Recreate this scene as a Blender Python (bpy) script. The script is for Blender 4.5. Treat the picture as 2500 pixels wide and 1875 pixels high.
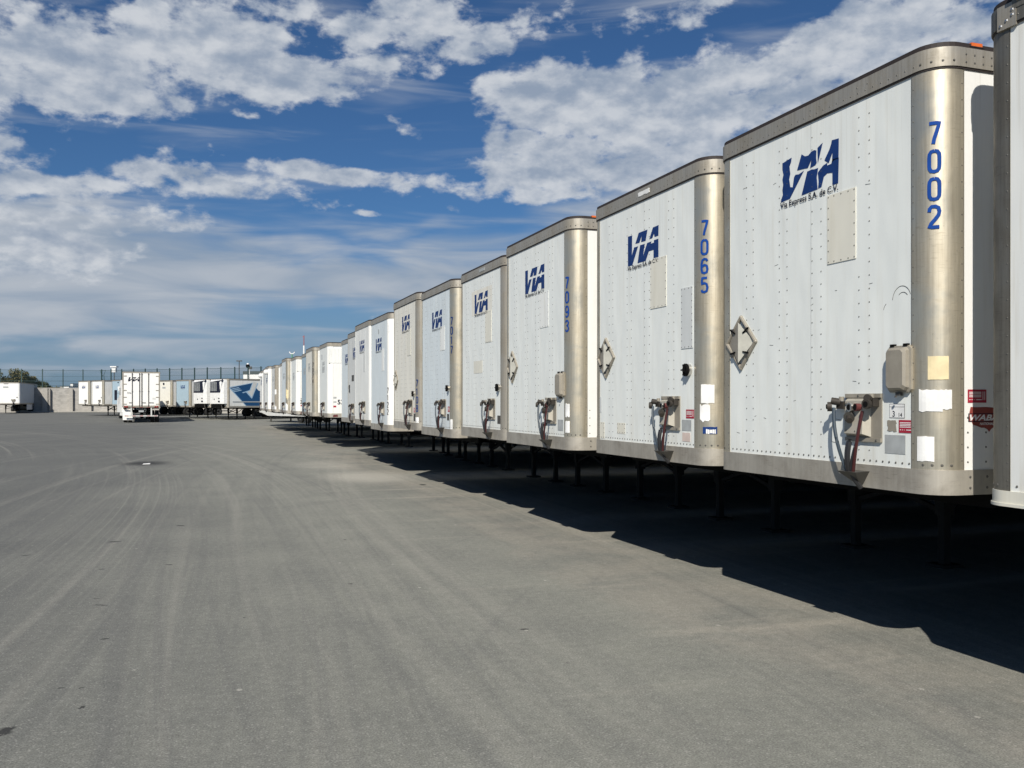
import bpy, math, random
from math import radians as R, sin, cos, pi, sqrt, atan2
from mathutils import Vector, Matrix

for o in list(bpy.data.objects): bpy.data.objects.remove(o)
SC = bpy.context.scene
COL = SC.collection

# ------------------------------------------------------------------ camera
F_PX, HY, TH, EYE = 2241.0, 982.0, 0.33255, 1.82
cs, sn = cos(TH), sin(TH)
cam = bpy.data.cameras.new('camera'); camo = bpy.data.objects.new('camera', cam); COL.objects.link(camo)
camo.location = (0, 0, EYE); camo.rotation_euler = (R(90), 0, -TH)
cam.sensor_width = 36; cam.lens = 36 * F_PX / 2500; cam.shift_y = (HY - 937.5) / 2500
cam.clip_start = 0.05; cam.clip_end = 6000
SC.camera = camo
SC.render.resolution_x = 1024; SC.render.resolution_y = 768
SC.view_settings.view_transform = 'Standard'; SC.view_settings.look = 'None'
SC.view_settings.gamma = 1; SC.view_settings.use_curve_mapping = False
SC.view_settings.exposure = 0.08

def P(px, z, h=0.0):                     # a point at depth z metres, seen in image column px (of 2500), height h
    xr = (px - 1250) / F_PX * z
    return Vector((xr * cs + z * sn, z * cs - xr * sn, h))
def rise(x, y):                          # the yard climbs gently far away
    d = x * sn + y * cs
    return 0.0058 * min(max(0.0, d - 55.0), 150.0)

# ------------------------------------------------------------------ sun
SUN_EL = R(38.0); SUN_AZ = (-0.52, -0.854)
sun = bpy.data.lights.new('sun', 'SUN'); suno = bpy.data.objects.new('sun', sun); COL.objects.link(suno)
sun.energy = 5.0; sun.angle = R(0.5); sun.color = (1.0, 0.945, 0.855)
d = Vector((-SUN_AZ[0] * cos(SUN_EL), -SUN_AZ[1] * cos(SUN_EL), -sin(SUN_EL)))
suno.rotation_euler = d.to_track_quat('-Z', 'Y').to_euler()

# ------------------------------------------------------------------ node helper
class NT:
    def __init__(s, tree): s.t = tree; s.n = tree.nodes; s.l = tree.links
    def new(s, typ, **kw):
        n = s.n.new(typ)
        for k, v in kw.items(): setattr(n, k, v)
        return n
    def put(s, sock, v):
        if hasattr(v, 'links') or isinstance(v, bpy.types.NodeSocket): s.l.new(v, sock)
        else: sock.default_value = v
    def math(s, op, a, b=0.0, c=None, clamp=False):
        n = s.new('ShaderNodeMath', operation=op); n.use_clamp = clamp
        s.put(n.inputs[0], a); s.put(n.inputs[1], b)
        if c is not None: s.put(n.inputs[2], c)
        return n.outputs[0]
    def vmath(s, op, a, b=(0, 0, 0)):
        n = s.new('ShaderNodeVectorMath', operation=op)
        s.put(n.inputs[0], a); s.put(n.inputs[1], b)
        return n.outputs['Value'] if op in ('LENGTH', 'DOT_PRODUCT', 'DISTANCE') else n.outputs[0]
    def noise(s, vec, scale, detail=4, rough=0.5, dist=0.0, dim='3D'):
        n = s.new('ShaderNodeTexNoise', noise_dimensions=dim)
        s.put(n.inputs['Vector'], vec)
        n.inputs['Scale'].default_value = scale; n.inputs['Detail'].default_value = detail
        n.inputs['Roughness'].default_value = rough; n.inputs['Distortion'].default_value = dist
        return n.outputs['Fac']
    def ramp(s, v, a, b, lo=0.0, hi=1.0, smooth=True):
        n = s.new('ShaderNodeMapRange'); n.interpolation_type = 'SMOOTHSTEP' if smooth else 'LINEAR'
        s.put(n.inputs['Value'], v)
        for k, x in (('From Min', a), ('From Max', b), ('To Min', lo), ('To Max', hi)): s.put(n.inputs[k], x)
        return n.outputs['Result']
    def mix(s, f, a, b, mode='MIX'):
        n = s.new('ShaderNodeMix', data_type='RGBA', blend_type=mode)
        s.put(n.inputs[0], f)
        def c4(v): return v if hasattr(v, 'links') or len(v) == 4 else (*v, 1)
        s.put(n.inputs[6], c4(a)); s.put(n.inputs[7], c4(b))
        return n.outputs[2]
    def comb(s, x, y, z):
        n = s.new('ShaderNodeCombineXYZ')
        s.put(n.inputs[0], x); s.put(n.inputs[1], y); s.put(n.inputs[2], z)
        return n.outputs[0]
    def sep(s, v):
        n = s.new('ShaderNodeSeparateXYZ'); s.put(n.inputs[0], v); return n.outputs

# ------------------------------------------------------------------ world: Nishita sky with a layer of clouds
world = bpy.data.worlds.new('World'); SC.world = world; world.use_nodes = True
w = NT(world.node_tree); w.n.clear()
sky = w.new('ShaderNodeTexSky', sky_type='NISHITA'); sky.sun_disc = False
sky.sun_elevation = SUN_EL; sky.sun_rotation = atan2(SUN_AZ[0], SUN_AZ[1]) % (2 * pi)
sky.altitude = 500; sky.air_density = 1.0; sky.dust_density = 0.6; sky.ozone_density = 3.0
tc = w.new('ShaderNodeTexCoord').outputs['Generated']
X, Y, Z = w.sep(tc)[0:3]
zz = w.math('ADD', w.math('MAXIMUM', Z, 0.0), 0.045)
U = w.math('DIVIDE', w.math('ADD', w.math('MULTIPLY', X, cs), w.math('MULTIPLY', Y, -sn)), zz)
V = w.math('DIVIDE', w.math('ADD', w.math('MULTIPLY', X, sn), w.math('MULTIPLY', Y, cs)), zz)
pl = w.comb(U, V, 0.0)
AZ = w.math('ARCTAN2', X, Y)
EL = w.math('ARCSINE', Z)
ae = w.comb(AZ, EL, 0.0)
warp = w.new('ShaderNodeTexNoise'); w.put(warp.inputs['Vector'], ae)
warp.inputs['Scale'].default_value = 9; warp.inputs['Detail'].default_value = 3
aew = w.vmath('ADD', ae, w.vmath('MULTIPLY', w.vmath('SUBTRACT', warp.outputs['Color'], (.5, .5, .5)), (0.10, 0.045, 0)))
def blobs(items, vec):
    acc = None
    for (x, y, hw, hh, rot, wt) in items:
        dx = x - 1250
        a = TH + math.atan(dx / F_PX); e = math.atan((HY - y) / math.hypot(F_PX, dx))
        v = w.vmath('SUBTRACT', vec, (a, e, 0))
        if rot:
            n = w.new('ShaderNodeVectorRotate', rotation_type='Z_AXIS'); w.put(n.inputs['Vector'], v)
            n.inputs['Angle'].default_value = -R(rot); v = n.outputs[0]
        v = w.vmath('MULTIPLY', v, (F_PX / hw, F_PX / hh, 0))
        b = w.ramp(w.vmath('LENGTH', v), 1.25, 0.25, 0.0, wt)
        acc = b if acc is None else w.math('MAXIMUM', acc, b)
    return acc
CUM = [(120, 150, 420, 150, 0, .95), (480, 130, 400, 130, 0, .9), (330, 235, 180, 75, -10, .85), (760, 175, 330, 70, 5, .85),
       (930, 60, 260, 90, 10, .8), (1150, 90, 190, 60, 12, .85), (700, 20, 500, 60, 0, .55), (20, 265, 90, 25, 0, .6),
       (600, 268, 46, 18, 0, .62), (985, 310, 60, 25, -25, .45), (800, 415, 300, 34, -3, .74), (520, 445, 400, 50, -2, .72),
       (120, 450, 240, 50, 0, .7), (260, 530, 360, 50, 3, .66), (1050, 455, 230, 38, -8, .62), (905, 512, 80, 14, 0, .65), (1040, 515, 150, 25, 0, .6),
       (1370, 240, 310, 120, 3, 1.0), (1200, 210, 130, 60, 15, .8), (1620, 270, 420, 120, 12, 1.05), (1400, 400, 280, 100, 12, 1.0), (1560, 370, 420, 120, 10, .95), (1360, 480, 190, 40, 5, .8),
       (1900, 190, 350, 110, 22, 1.0), (2200, 90, 420, 110, 20, .85), (1450, 60, 380, 55, 5, .5), (1650, 40, 250, 50, 8, .46),
       (1270, 360, 120, 60, 0, .85), (0, 620, 380, 90, 0, .72), (2600, 0, 500, 300, 20, .8), (-400, 250, 500, 260, 0, .8), (1300, -250, 1800, 180, 0, .6)]
STR = [(100, 660, 560, 170, 0, 1.25), (350, 610, 420, 90, 0, 1.0), (900, 690, 620, 75, 2, .9), (500, 700, 700, 60, 0, .7), (1150, 620, 330, 80, 8, .6), (300, 830, 900, 50, 0, .5),
       (1500, 520, 420, 70, 5, .5), (420, 905, 700, 22, 0, .45), (1000, 560, 300, 30, 0, .4), (2600, 500, 900, 300, 0, .5), (-600, 700, 800, 200, 0, .8)]
Bc = blobs(CUM, aew); Bs = blobs(STR, aew)
wv = w.new('ShaderNodeVectorMath', operation='MULTIPLY'); w.put(wv.inputs[0], pl); wv.inputs[1].default_value = (1.0, 0.75, 1)
aes = w.vmath('MULTIPLY', ae, (1.0, 1.7, 1.0))
nA = w.noise(aes, 10.5, 11, .57, .05)
nB = w.noise(wv.outputs[0], 1.5, 8, .60, .2)
nF = w.noise(aes, 31, 8, .58, .1)
nn = w.math('ADD', w.math('ADD', w.math('MULTIPLY', nA, .47), w.math('MULTIPLY', nF, .37)), w.math('MULTIPLY', nB, .16))
dens = w.math('ADD', w.math('MULTIPLY', w.math('SUBTRACT', nn, .5), 3.7), w.math('SUBTRACT', Bc, .37))
cumA = w.ramp(dens, -0.02, 0.40)
nA2 = w.noise(w.vmath('ADD', aes, (0.006, -0.020, 0)), 10.5, 11, .57, .05)
relief = w.ramp(w.math('SUBTRACT', nA, nA2), -0.17, 0.14, 0.0, 1.0, False)
thick = w.ramp(dens, 0.1, 0.9)
fine = w.noise(aes, 34, 6, .6, .3)
lit = w.math('ADD', w.math('MULTIPLY', relief, .62), w.math('MULTIPLY', fine, .38))
lit = w.math('SUBTRACT', lit, w.math('MULTIPLY', thick, .10))
ccol = w.mix(w.ramp(lit, 0.16, 0.84), (0.275, 0.335, 0.430), (0.60, 0.625, 0.66))
sv = w.vmath('MULTIPLY', ae, (1.0, 7.0, 1.0))
nS = w.noise(sv, 5, 5, .50, .6)
strA = w.ramp(w.math('ADD', w.math('MULTIPLY', w.math('SUBTRACT', nS, .5), 1.9), w.math('SUBTRACT', Bs, .24)), -.28, .62, 0.0, .93)
scol = w.mix(w.ramp(nS, .3, .7), (0.275, 0.34, 0.43), (0.44, 0.475, 0.525))
skyc = w.mix(1.0, sky.outputs[0], (0.56, 0.88, 1.20), 'MULTIPLY')
skyc = w.mix(w.ramp(EL, .20, -.02, 0.0, .80), skyc, (3.6, 5.2, 7.4))
bg1 = w.new('ShaderNodeBackground'); w.put(bg1.inputs[0], skyc); bg1.inputs[1].default_value = 0.05
bg2 = w.new('ShaderNodeBackground'); w.put(bg2.inputs[0], scol)
bg3 = w.new('ShaderNodeBackground'); w.put(bg3.inputs[0], ccol)
m1 = w.new('ShaderNodeMixShader'); w.put(m1.inputs[0], strA); w.l.new(bg1.outputs[0], m1.inputs[1]); w.l.new(bg2.outputs[0], m1.inputs[2])
m2 = w.new('ShaderNodeMixShader'); w.put(m2.inputs[0], w.math('MULTIPLY', cumA, .93)); w.l.new(m1.outputs[0], m2.inputs[1]); w.l.new(bg3.outputs[0], m2.inputs[2])
w.l.new(m2.outputs[0], w.new('ShaderNodeOutputWorld').inputs[0])

# ------------------------------------------------------------------ materials
def mat(name, base, rough=.6, metal=0.0, fn=None, spec=None):
    m = bpy.data.materials.new(name); m.use_nodes = True
    t = NT(m.node_tree); b = m.node_tree.nodes['Principled BSDF']
    b.inputs['Base Color'].default_value = (*base, 1); b.inputs['Roughness'].default_value = rough
    b.inputs['Metallic'].default_value = metal
    if spec is not None: b.inputs['Specular IOR Level'].default_value = spec
    if fn: fn(t, b)
    else:
        co = t.new('ShaderNodeTexCoord').outputs['Object']
        n = t.noise(co, 7, 5, .6)
        t.put(b.inputs['Base Color'], t.mix(t.ramp(n, .35, .7), tuple(c * .82 for c in base), base))
    return m
def bump(t, b, h, strength, dist):
    n = t.new('ShaderNodeBump'); t.put(n.inputs['Height'], h)
    n.inputs['Strength'].default_value = strength; n.inputs['Distance'].default_value = dist
    t.l.new(n.outputs[0], b.inputs['Normal'])

def white_paint(name, tint, dirt=.5, stain=(.55, .50, .40), seed=0.0, rough=.42):
    def fn(t, b):
        co = t.new('ShaderNodeTexCoord').outputs['Object']
        co = t.vmath('ADD', co, (seed * 3.1, seed * 5.7, 0))
        big = t.noise(co, .9, 4, .55)
        streak = t.noise(t.vmath('MULTIPLY', co, (9, 9, .55)), 1.6, 6, .62)
        spots = t.noise(co, 34, 4, .7)
        c = t.mix(t.math('MULTIPLY', t.ramp(streak, .48, .78), .62 * dirt), tint, stain)
        c = t.mix(t.math('MULTIPLY', t.ramp(big, .45, .75), .35 * dirt), c, tuple(x * .86 for x in tint))
        z = t.sep(t.new('ShaderNodeTexCoord').outputs['Object'])[2]
        low = t.math('MULTIPLY', t.ramp(z, 1.9, 1.3), t.ramp(streak, .35, .65))
        c = t.mix(t.math('MULTIPLY', low, .38 * dirt), c, stain)
        run = t.noise(t.vmath('MULTIPLY', co, (20, 20, .35)), 1.5, 4, .6)
        c = t.mix(t.math('MULTIPLY', t.math('MULTIPLY', t.ramp(z, 3.1, 3.95), t.ramp(run, .52, .70)), .55 * dirt), c, tuple(x * .7 for x in stain))
        c = t.mix(t.math('MULTIPLY', t.ramp(spots, .70, .76), .45), c, (.33, .31, .28))
        t.put(b.inputs['Base Color'], c)
        t.put(b.inputs['Roughness'], t.ramp(streak, .2, .8, rough - .06, rough + .16))
        wav = t.noise(t.vmath('MULTIPLY', co, (1, 1, .45)), 2.2, 2, .5)
        bump(t, b, wav, .55, .04)
    return mat(name, tint, rough, 0, fn, .35)

def metal_fn(tint, dark, streaky=1.0, scale=1.0, r0=.32, r1=.55):
    def fn(t, b):
        co = t.new('ShaderNodeTexCoord').outputs['Object']
        st = t.noise(t.vmath('MULTIPLY', co, (26, 26, .9)), 2.0 * scale, 6, .65)
        bl = t.noise(co, 3.0, 6, .62, .4)
        sc = t.noise(t.vmath('MULTIPLY', co, (4, 4, 40)), 2.5, 4, .6)
        f = t.math('ADD', t.math('MULTIPLY', t.ramp(st, .35, .72), .5 * streaky), t.math('MULTIPLY', t.ramp(bl, .38, .7), .5))
        c = t.mix(f, tint, dark)
        sp = t.noise(co, 55, 3, .7)
        c = t.mix(t.math('MULTIPLY', t.ramp(sp, .66, .74), .5), c, (.16, .14, .11))
        c = t.mix(t.math('MULTIPLY', t.math('MULTIPLY', t.ramp(sc, .56, .70), t.ramp(bl, .45, .6)), .45), c, tuple(q * .7 for q in dark))
        t.put(b.inputs['Base Color'], c)
        t.put(b.inputs['Roughness'], t.math('ADD', t.ramp(bl, .3, .7, r0, r1), t.math('MULTIPLY', sc, .08)))
        bump(t, b, t.noise(t.vmath('MULTIPLY', co, (1, 1, .5)), 5, 3, .5), .34, .014)
    return fn

M = {}
M['w_cool'] = white_paint('paint_cool_white', (.77, .795, .765), .42, seed=0)
M['w_plain'] = white_paint('paint_white', (.78, .79, .76), .8, seed=1)
M['w_cream'] = white_paint('paint_cream_white', (.76, .74, .66), .75, (.50, .42, .28), seed=2)
M['w_blue'] = white_paint('paint_bluish_white', (.66, .72, .74), .8, (.50, .50, .46), seed=3)
M['w_dull'] = white_paint('paint_dull_white', (.62, .63, .61), .9, (.40, .38, .32), seed=4)
M['sky_blue'] = white_paint('paint_faded_blue', (.35, .46, .53), .7, (.30, .36, .40), seed=5)
M['side'] = white_paint('paint_side_white', (.80, .80, .77), .35, seed=6, rough=.5)
M['truck'] = white_paint('paint_truck_white', (.86, .85, .81), .25, seed=7)
M['cream_patch'] = white_paint('paint_cream_patch', (.72, .70, .61), .4, (.55, .50, .38), seed=8)
M['grey_patch'] = white_paint('paint_grey_patch', (.62, .64, .63), .4, (.5, .5, .48), seed=9)
M['alu'] = mat('brushed_aluminium', (.60, .56, .47), .42, .78, metal_fn((.64, .585, .465), (.42, .37, .28), r0=.30, r1=.52))
M['alu_dark'] = mat('dark_aluminium', (.34, .32, .27), .5, .65, metal_fn((.24, .225, .19), (.13, .12, .10), r0=.42, r1=.62))  # darker, rougher version of the aluminium
M['rail'] = mat('dull_aluminium_rail', (.42, .39, .33), .52, .55, metal_fn((.44, .41, .35), (.28, .25, .20), r0=.42, r1=.62))
M['rail_low'] = mat('scuffed_lower_rail', (.33, .31, .27), .6, .45, metal_fn((.46, .43, .37), (.22, .20, .17), .55, .35, r0=.46, r1=.66))
M['rivet'] = mat('rivet_metal', (.15, .145, .13), .5, .5)
M['black'] = mat('black_steel', (.006, .006, .006), .8, spec=.1)
M['roofedge_and_shade'] = mat('dark_sealant_and_shade', (.030, .022, .020), .7)
M['tyre'] = mat('tyre_rubber', (.018, .018, .018), .85)
M['rim'] = mat('dusty_wheel_rim', (.10, .098, .09), .6, .2)
M['steel'] = mat('grey_steel', (.095, .09, .08), .55, .3)
M['beige'] = mat('beige_painted_metal', (.33, .30, .245), .5, .1)
M['beige_l'] = mat('pale_painted_metal', (.46, .43, .36), .5, .1)
M['plate'] = mat('painted_lit_placard', (.66, .64, .55), .5)
M['leg'] = mat('dusty_black_leg', (.035, .035, .034), .8, spec=.1)
M['navy'] = mat('navy_vinyl', (.012, .042, .165), .6, spec=.15)
M['blue'] = mat('blue_vinyl', (.010, .062, .30), .6, spec=.12)
M['ink'] = mat('black_vinyl', (.016, .019, .035), .6, spec=.15)
M['jblue'] = mat('deep_blue_vinyl', (.010, .072, .19), .4)
M['jlight'] = mat('light_blue_vinyl', (.38, .56, .72), .45)
M['red'] = mat('red_sticker', (.40, .02, .045), .45)
M['redfade'] = mat('faded_red_vinyl', (.30, .06, .045), .6)
M['paper'] = mat('white_paper', (.86, .86, .84), .7)
M['tape'] = mat('yellowed_label', (.78, .66, .40), .5)
M['greyst'] = mat('grey_sticker', (.40, .42, .42), .6)
M['pink'] = mat('faded_pink_sticker', (.68, .56, .50), .7)
M['hose_blue'] = mat('blue_grey_air_hose', (.035, .055, .075), .5)
M['hose_red'] = mat('dark_red_air_hose', (.060, .014, .014), .4)
M['hose_black'] = mat('black_air_hose', (.02, .02, .022), .4)
M['rust'] = mat('rusty_coupler', (.050, .043, .035), .65, .3)
M['redpart'] = mat('red_coupler', (.13, .03, .028), .6)
M['chrome'] = mat('worn_chrome', (.60, .58, .54), .25, .9)
M['amber'] = mat('amber_lens', (.75, .16, .03), .3)
M['redlens'] = mat('red_lens', (.35, .015, .012), .3)
M['glass'] = mat('dark_glass', (.015, .02, .025), .12)
M['concrete'] = mat('pale_concrete', (.42, .40, .36), .85)
M['fence'] = mat('dark_green_fence', (.035, .070, .070), .5)
M['lampwhite'] = mat('white_lamp_housing', (.82, .82, .80), .4)
M['redmast'] = mat('red_mast_paint', (.35, .08, .07), .6)
M['greenmast'] = mat('green_mast_paint', (.12, .32, .20), .6)
M['darkroof'] = mat('dark_parapet', (.07, .085, .085), .6)
def bark(t, b):
    co = t.new('ShaderNodeTexCoord').outputs['Object']
    t.put(b.inputs['Base Color'], t.mix(t.noise(co, 12, 5), (.07, .05, .035), (.16, .12, .09)))
M['bark'] = mat('bark', (.1, .08, .06), .9, 0, bark)
def leaf(name, a, bb):
    def fn(t, b):
        co = t.new('ShaderNodeTexCoord').outputs['Object']
        n = t.noise(co, 1.1, 5, .6)
        t.put(b.inputs['Base Color'], t.mix(t.ramp(n, .35, .65), a, bb))
    return mat(name, a, .7, 0, fn)
M['leaf1'] = leaf('olive_leaves', (.07, .075, .022), (.15, .125, .045))
M['leaf2'] = leaf('green_leaves', (.045, .060, .022), (.09, .095, .035))
def block(t, b):
    co = t.new('ShaderNodeTexCoord').outputs['Object']
    br = t.new('ShaderNodeTexBrick'); v = t.sep(co)
    t.put(br.inputs['Vector'], t.comb(v[0], v[2], 0.0))
    br.inputs['Scale'].default_value = 1.0; br.inputs['Brick Width'].default_value = .4; br.inputs['Row Height'].default_value = .2
    br.inputs['Mortar Size'].default_value = .012; br.inputs['Bias'].default_value = 0
    br.inputs['Color1'].default_value = (.40, .38, .35, 1); br.inputs['Color2'].default_value = (.27, .26, .24, 1); br.inputs['Mortar'].default_value = (.33, .32, .29, 1)
    n = t.noise(co, 1.1, 6, .7)
    t.put(b.inputs['Base Color'], t.mix(t.ramp(n, .35, .7, 0, .55), br.outputs[0], (.46, .44, .40)))
M['block'] = mat('concrete_block', (.35, .34, .31), .9, 0, block)

# ------------------------------------------------------------------ mesh builder
class MB:
    def __init__(s): s.v = []; s.f = []; s.m = []; s.mats = []; s.cur = 0
    def use(s, m):
        if m not in s.mats: s.mats.append(m)
        s.cur = s.mats.index(m); return s
    def add(s, vs, fs):
        b = len(s.v); s.v += [tuple(v) for v in vs]
        for f in fs: s.f.append(tuple(b + i for i in f)); s.m.append(s.cur)
        return s
    def box(s, x0, x1, y0, y1, z0, z1):
        x0, x1 = min(x0, x1), max(x0, x1); y0, y1 = min(y0, y1), max(y0, y1); z0, z1 = min(z0, z1), max(z0, z1)
        vs = [(x0, y0, z0), (x1, y0, z0), (x1, y1, z0), (x0, y1, z0), (x0, y0, z1), (x1, y0, z1), (x1, y1, z1), (x0, y1, z1)]
        return s.add(vs, [(0, 3, 2, 1), (4, 5, 6, 7), (0, 1, 5, 4), (1, 2, 6, 5), (2, 3, 7, 6), (3, 0, 4, 7)])
    def bar(s, a, b, w, h=None, up=(0, 0, 1)):
        h = h or w; a = Vector(a); b = Vector(b); d = (b - a).normalized(); up = Vector(up)
        if abs(d.dot(up)) > .98: up = Vector((1, 0, 0))
        r = d.cross(up).normalized() * w / 2; u = r.cross(d).normalized() * h / 2
        vs = [a - r - u, a + r - u, a + r + u, a - r + u, b - r - u, b + r - u, b + r + u, b - r + u]
        return s.add(vs, [(0, 1, 2, 3), (7, 6, 5, 4), (0, 4, 5, 1), (1, 5, 6, 2), (2, 6, 7, 3), (3, 7, 4, 0)])
    def tube(s, pts, r, n=8, caps=True):
        pts = [Vector(p) for p in pts]; vs = []; fs = []
        rr = r if isinstance(r, (list, tuple)) else [r] * len(pts)
        ref = Vector((0, 0, 1))
        for i, p in enumerate(pts):
            d = (pts[min(i + 1, len(pts) - 1)] - pts[max(i - 1, 0)]).normalized()
            q = ref if abs(d.dot(ref)) < .95 else Vector((1, 0, 0))
            a = d.cross(q).normalized(); b = a.cross(d).normalized()
            for k in range(n):
                t = 2 * pi * k / n; vs.append(p + a * cos(t) * rr[i] + b * sin(t) * rr[i])
        for i in range(len(pts) - 1):
            for k in range(n):
                k2 = (k + 1) % n; fs.append((i * n + k, i * n + k2, (i + 1) * n + k2, (i + 1) * n + k))
        if caps: fs.append(tuple(range(n))[::-1]); fs.append(tuple((len(pts) - 1) * n + k for k in range(n)))
        return s.add(vs, fs)
    def cyl(s, a, b, r, n=16, r2=None): return s.tube([a, b], [r, r if r2 is None else r2], n)
    def prism(s, poly, d0, d1, fn):      # extrude a 2-D outline between depth d0 and d1; fn(u, v, d) -> point
        n = len(poly)
        vs = [fn(u, v, d0) for u, v in poly] + [fn(u, v, d1) for u, v in poly]
        fs = [tuple(range(n)), tuple(range(2 * n - 1, n - 1, -1))]
        for i in range(n): j = (i + 1) % n; fs.append((i, i + n, j + n, j))
        return s.add(vs, fs)
    def strip(s, path, closed=False):    # path: rows of points -> quads
        fs = []; n = len(path[0]); vs = [p for row in path for p in row]
        for i in range(len(path) - 1 + (1 if closed else 0)):
            j = (i + 1) % len(path)
            for k in range(n - 1): fs.append((i * n + k, j * n + k, j * n + k + 1, i * n + k + 1))
        return s.add(vs, fs)
    def ball(s, c, r, n=10, m=6, sc=(1, 1, 1)):
        vs = []; fs = []
        for i in range(m + 1):
            ph = pi * i / m
            for k in range(n):
                t = 2 * pi * k / n; vs.append((c[0] + r * sc[0] * sin(ph) * cos(t), c[1] + r * sc[1] * sin(ph) * sin(t), c[2] + r * sc[2] * cos(ph)))
        for i in range(m):
            for k in range(n): k2 = (k + 1) % n; fs.append((i * n + k, (i + 1) * n + k, (i + 1) * n + k2, i * n + k2))
        return s.add(vs, fs)
    def mesh(s, name, smooth=False):
        me = bpy.data.meshes.new(name); me.from_pydata(s.v, [], s.f)
        for m in s.mats: me.materials.append(M[m])
        me.polygons.foreach_set('material_index', s.m)
        if smooth:
            me.polygons.foreach_set('use_smooth', [True] * len(s.f))
            try: me.set_sharp_from_angle(angle=R(40))
            except Exception: pass
        me.validate(); me.update(); return me

def link(name, me, parent=None, loc=None, rot=None):
    o = bpy.data.objects.new(name, me); COL.objects.link(o)
    if parent: o.parent = parent
    if loc is not None: o.location = loc
    if rot is not None: o.rotation_euler = rot
    return o
def build(name, mb, parent=None, smooth=False, **k): return link(name, mb.mesh(name, smooth), parent, **k)
def tag(o, label=None, cat=None, group=None, kind=None):
    if label: o['label'] = label
    if cat: o['category'] = cat
    if group: o['group'] = group
    if kind: o['kind'] = kind
    return o
CACHE = {}
def cached(key, name, fn, parent, smooth=False, loc=None, rot=None):
    if key not in CACHE: CACHE[key] = fn().mesh(name, smooth)
    return link(name, CACHE[key], parent, loc, rot)

# ------------------------------------------------------------------ lettering
def text_mesh(body, h, width=None, bold=0.0, mname='ink', shear=0.0):
    cu = bpy.data.curves.new('lettering', 'FONT'); cu.body = body; cu.size = 1; cu.offset = bold; cu.shear = shear
    cu.extrude = 0; cu.fill_mode = 'FRONT'; cu.resolution_u = 4
    ob = bpy.data.objects.new('lettering', cu); COL.objects.link(ob)
    bpy.context.view_layer.update()
    me = bpy.data.meshes.new_from_object(ob)
    bpy.data.objects.remove(ob); bpy.data.curves.remove(cu)
    xs = [v.co.x for v in me.vertices]; ys = [v.co.y for v in me.vertices]
    x0, x1, y0, y1 = min(xs), max(xs), min(ys), max(ys)
    ky = h / (y1 - y0); kx = (width / (x1 - x0)) if width else ky
    vs = [((v.co.x - x0) * kx, (v.co.y - y0) * ky) for v in me.vertices]
    fs = [tuple(p.vertices) for p in me.polygons]
    bpy.data.meshes.remove(me)
    return vs, fs
STROKES = {'0': [[(.5, 1), (.2, .97), (.03, .85), (0, .7), (0, .3), (.03, .15), (.2, .03), (.5, 0), (.8, .03), (.97, .15), (1, .3), (1, .7), (.97, .85), (.8, .97), (.5, 1)]],
           '1': [[(.15, .80), (.55, 1), (.55, .5), (.55, 0)]],
           '2': [[(0, .74), (.05, .9), (.25, 1), (.6, 1), (.9, .93), (1, .76), (.92, .58), (.6, .38), (.2, .18), (0, 0), (.5, 0), (1, 0)]],
           '3': [[(0, .82), (.15, .96), (.5, 1), (.85, .95), (1, .77), (.85, .6), (.45, .54), (.85, .46), (1, .26), (.85, .05), (.5, 0), (.15, .04), (0, .18)]],
           '4': [[(.75, 0), (.75, .5), (.75, 1), (.35, .6), (0, .28), (.5, .28), (1, .28)]],
           '5': [[(.95, 1), (.5, 1), (.1, 1), (.05, .58), (.45, .64), (.85, .57), (1, .33), (.88, .07), (.5, 0), (.15, .03), (0, .17)]],
           '6': [[(.97, .84), (.8, .97), (.5, 1), (.15, .93), (0, .65), (0, .3), (.12, .06), (.5, 0), (.88, .06), (1, .28), (.88, .52), (.5, .58), (.1, .48)]],
           '7': [[(0, 1), (.5, 1), (1, 1), (.75, .6), (.5, .25), (.4, 0)]],
           '8': [[(.5, .53), (.12, .62), (.03, .8), (.2, .97), (.5, 1), (.8, .97), (.97, .8), (.88, .62), (.5, .53), (.1, .44), (0, .25), (.15, .04), (.5, 0), (.85, .04), (1, .25), (.9, .44), (.5, .53)]],
           '9': [[(.05, .15), (.2, .03), (.5, 0), (.85, .07), (1, .35), (1, .7), (.88, .94), (.5, 1), (.12, .94), (0, .72), (.12, .48), (.5, .42), (.92, .53)]]}
def digit(mb, ch, w, h, sw, fn, k=0):    # fn(u, v) -> point ; strokes swept as flat ribbon
    for st in STROKES[ch]:
        pts = []
        for (a, b), (c, d) in zip(st[:-1], st[1:]):
            n = max(1, int(math.hypot((c - a) * w, (d - b) * h) / .02))
            pts += [((a + (c - a) * i / n), (b + (d - b) * i / n)) for i in range(n)]
        pts.append(st[-1])
        q = [Vector((sw / 2 + a * (w - sw), sw / 2 + b * (h - sw))) for a, b in pts]
        rows = []
        for i, p in enumerate(q):
            a = q[max(i - 1, 0)]; b = q[min(i + 1, len(q) - 1)]
            t = (b - a).normalized(); nrm = Vector((-t.y, t.x)) * sw / 2
            e = Vector((0, 0))
            if i == 0: e = -t * 0
            rows.append([fn(*(p + nrm + e), k), fn(*(p + e), k), fn(*(p - nrm + e), k)])
        mb.strip(rows)
LOGO = [[(258, 462), (358, 435), (345, 900), (335, 1045), (400, 800), (490, 775), (345, 1325), (240, 1345)],
        [(430, 695), (515, 380), (712, 312), (665, 635), (565, 660), (580, 470), (525, 672)],
        [(750, 598), (835, 270), (955, 220), (945, 525), (865, 550), (852, 455), (815, 575)],
        [(470, 1275), (540, 750), (645, 722), (594, 1095), (700, 705), (795, 672), (775, 738), (845, 715), (850, 645), (943, 615), (935, 1143), (830, 1165), (835, 920), (730, 955), (655, 1225)]]
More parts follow.
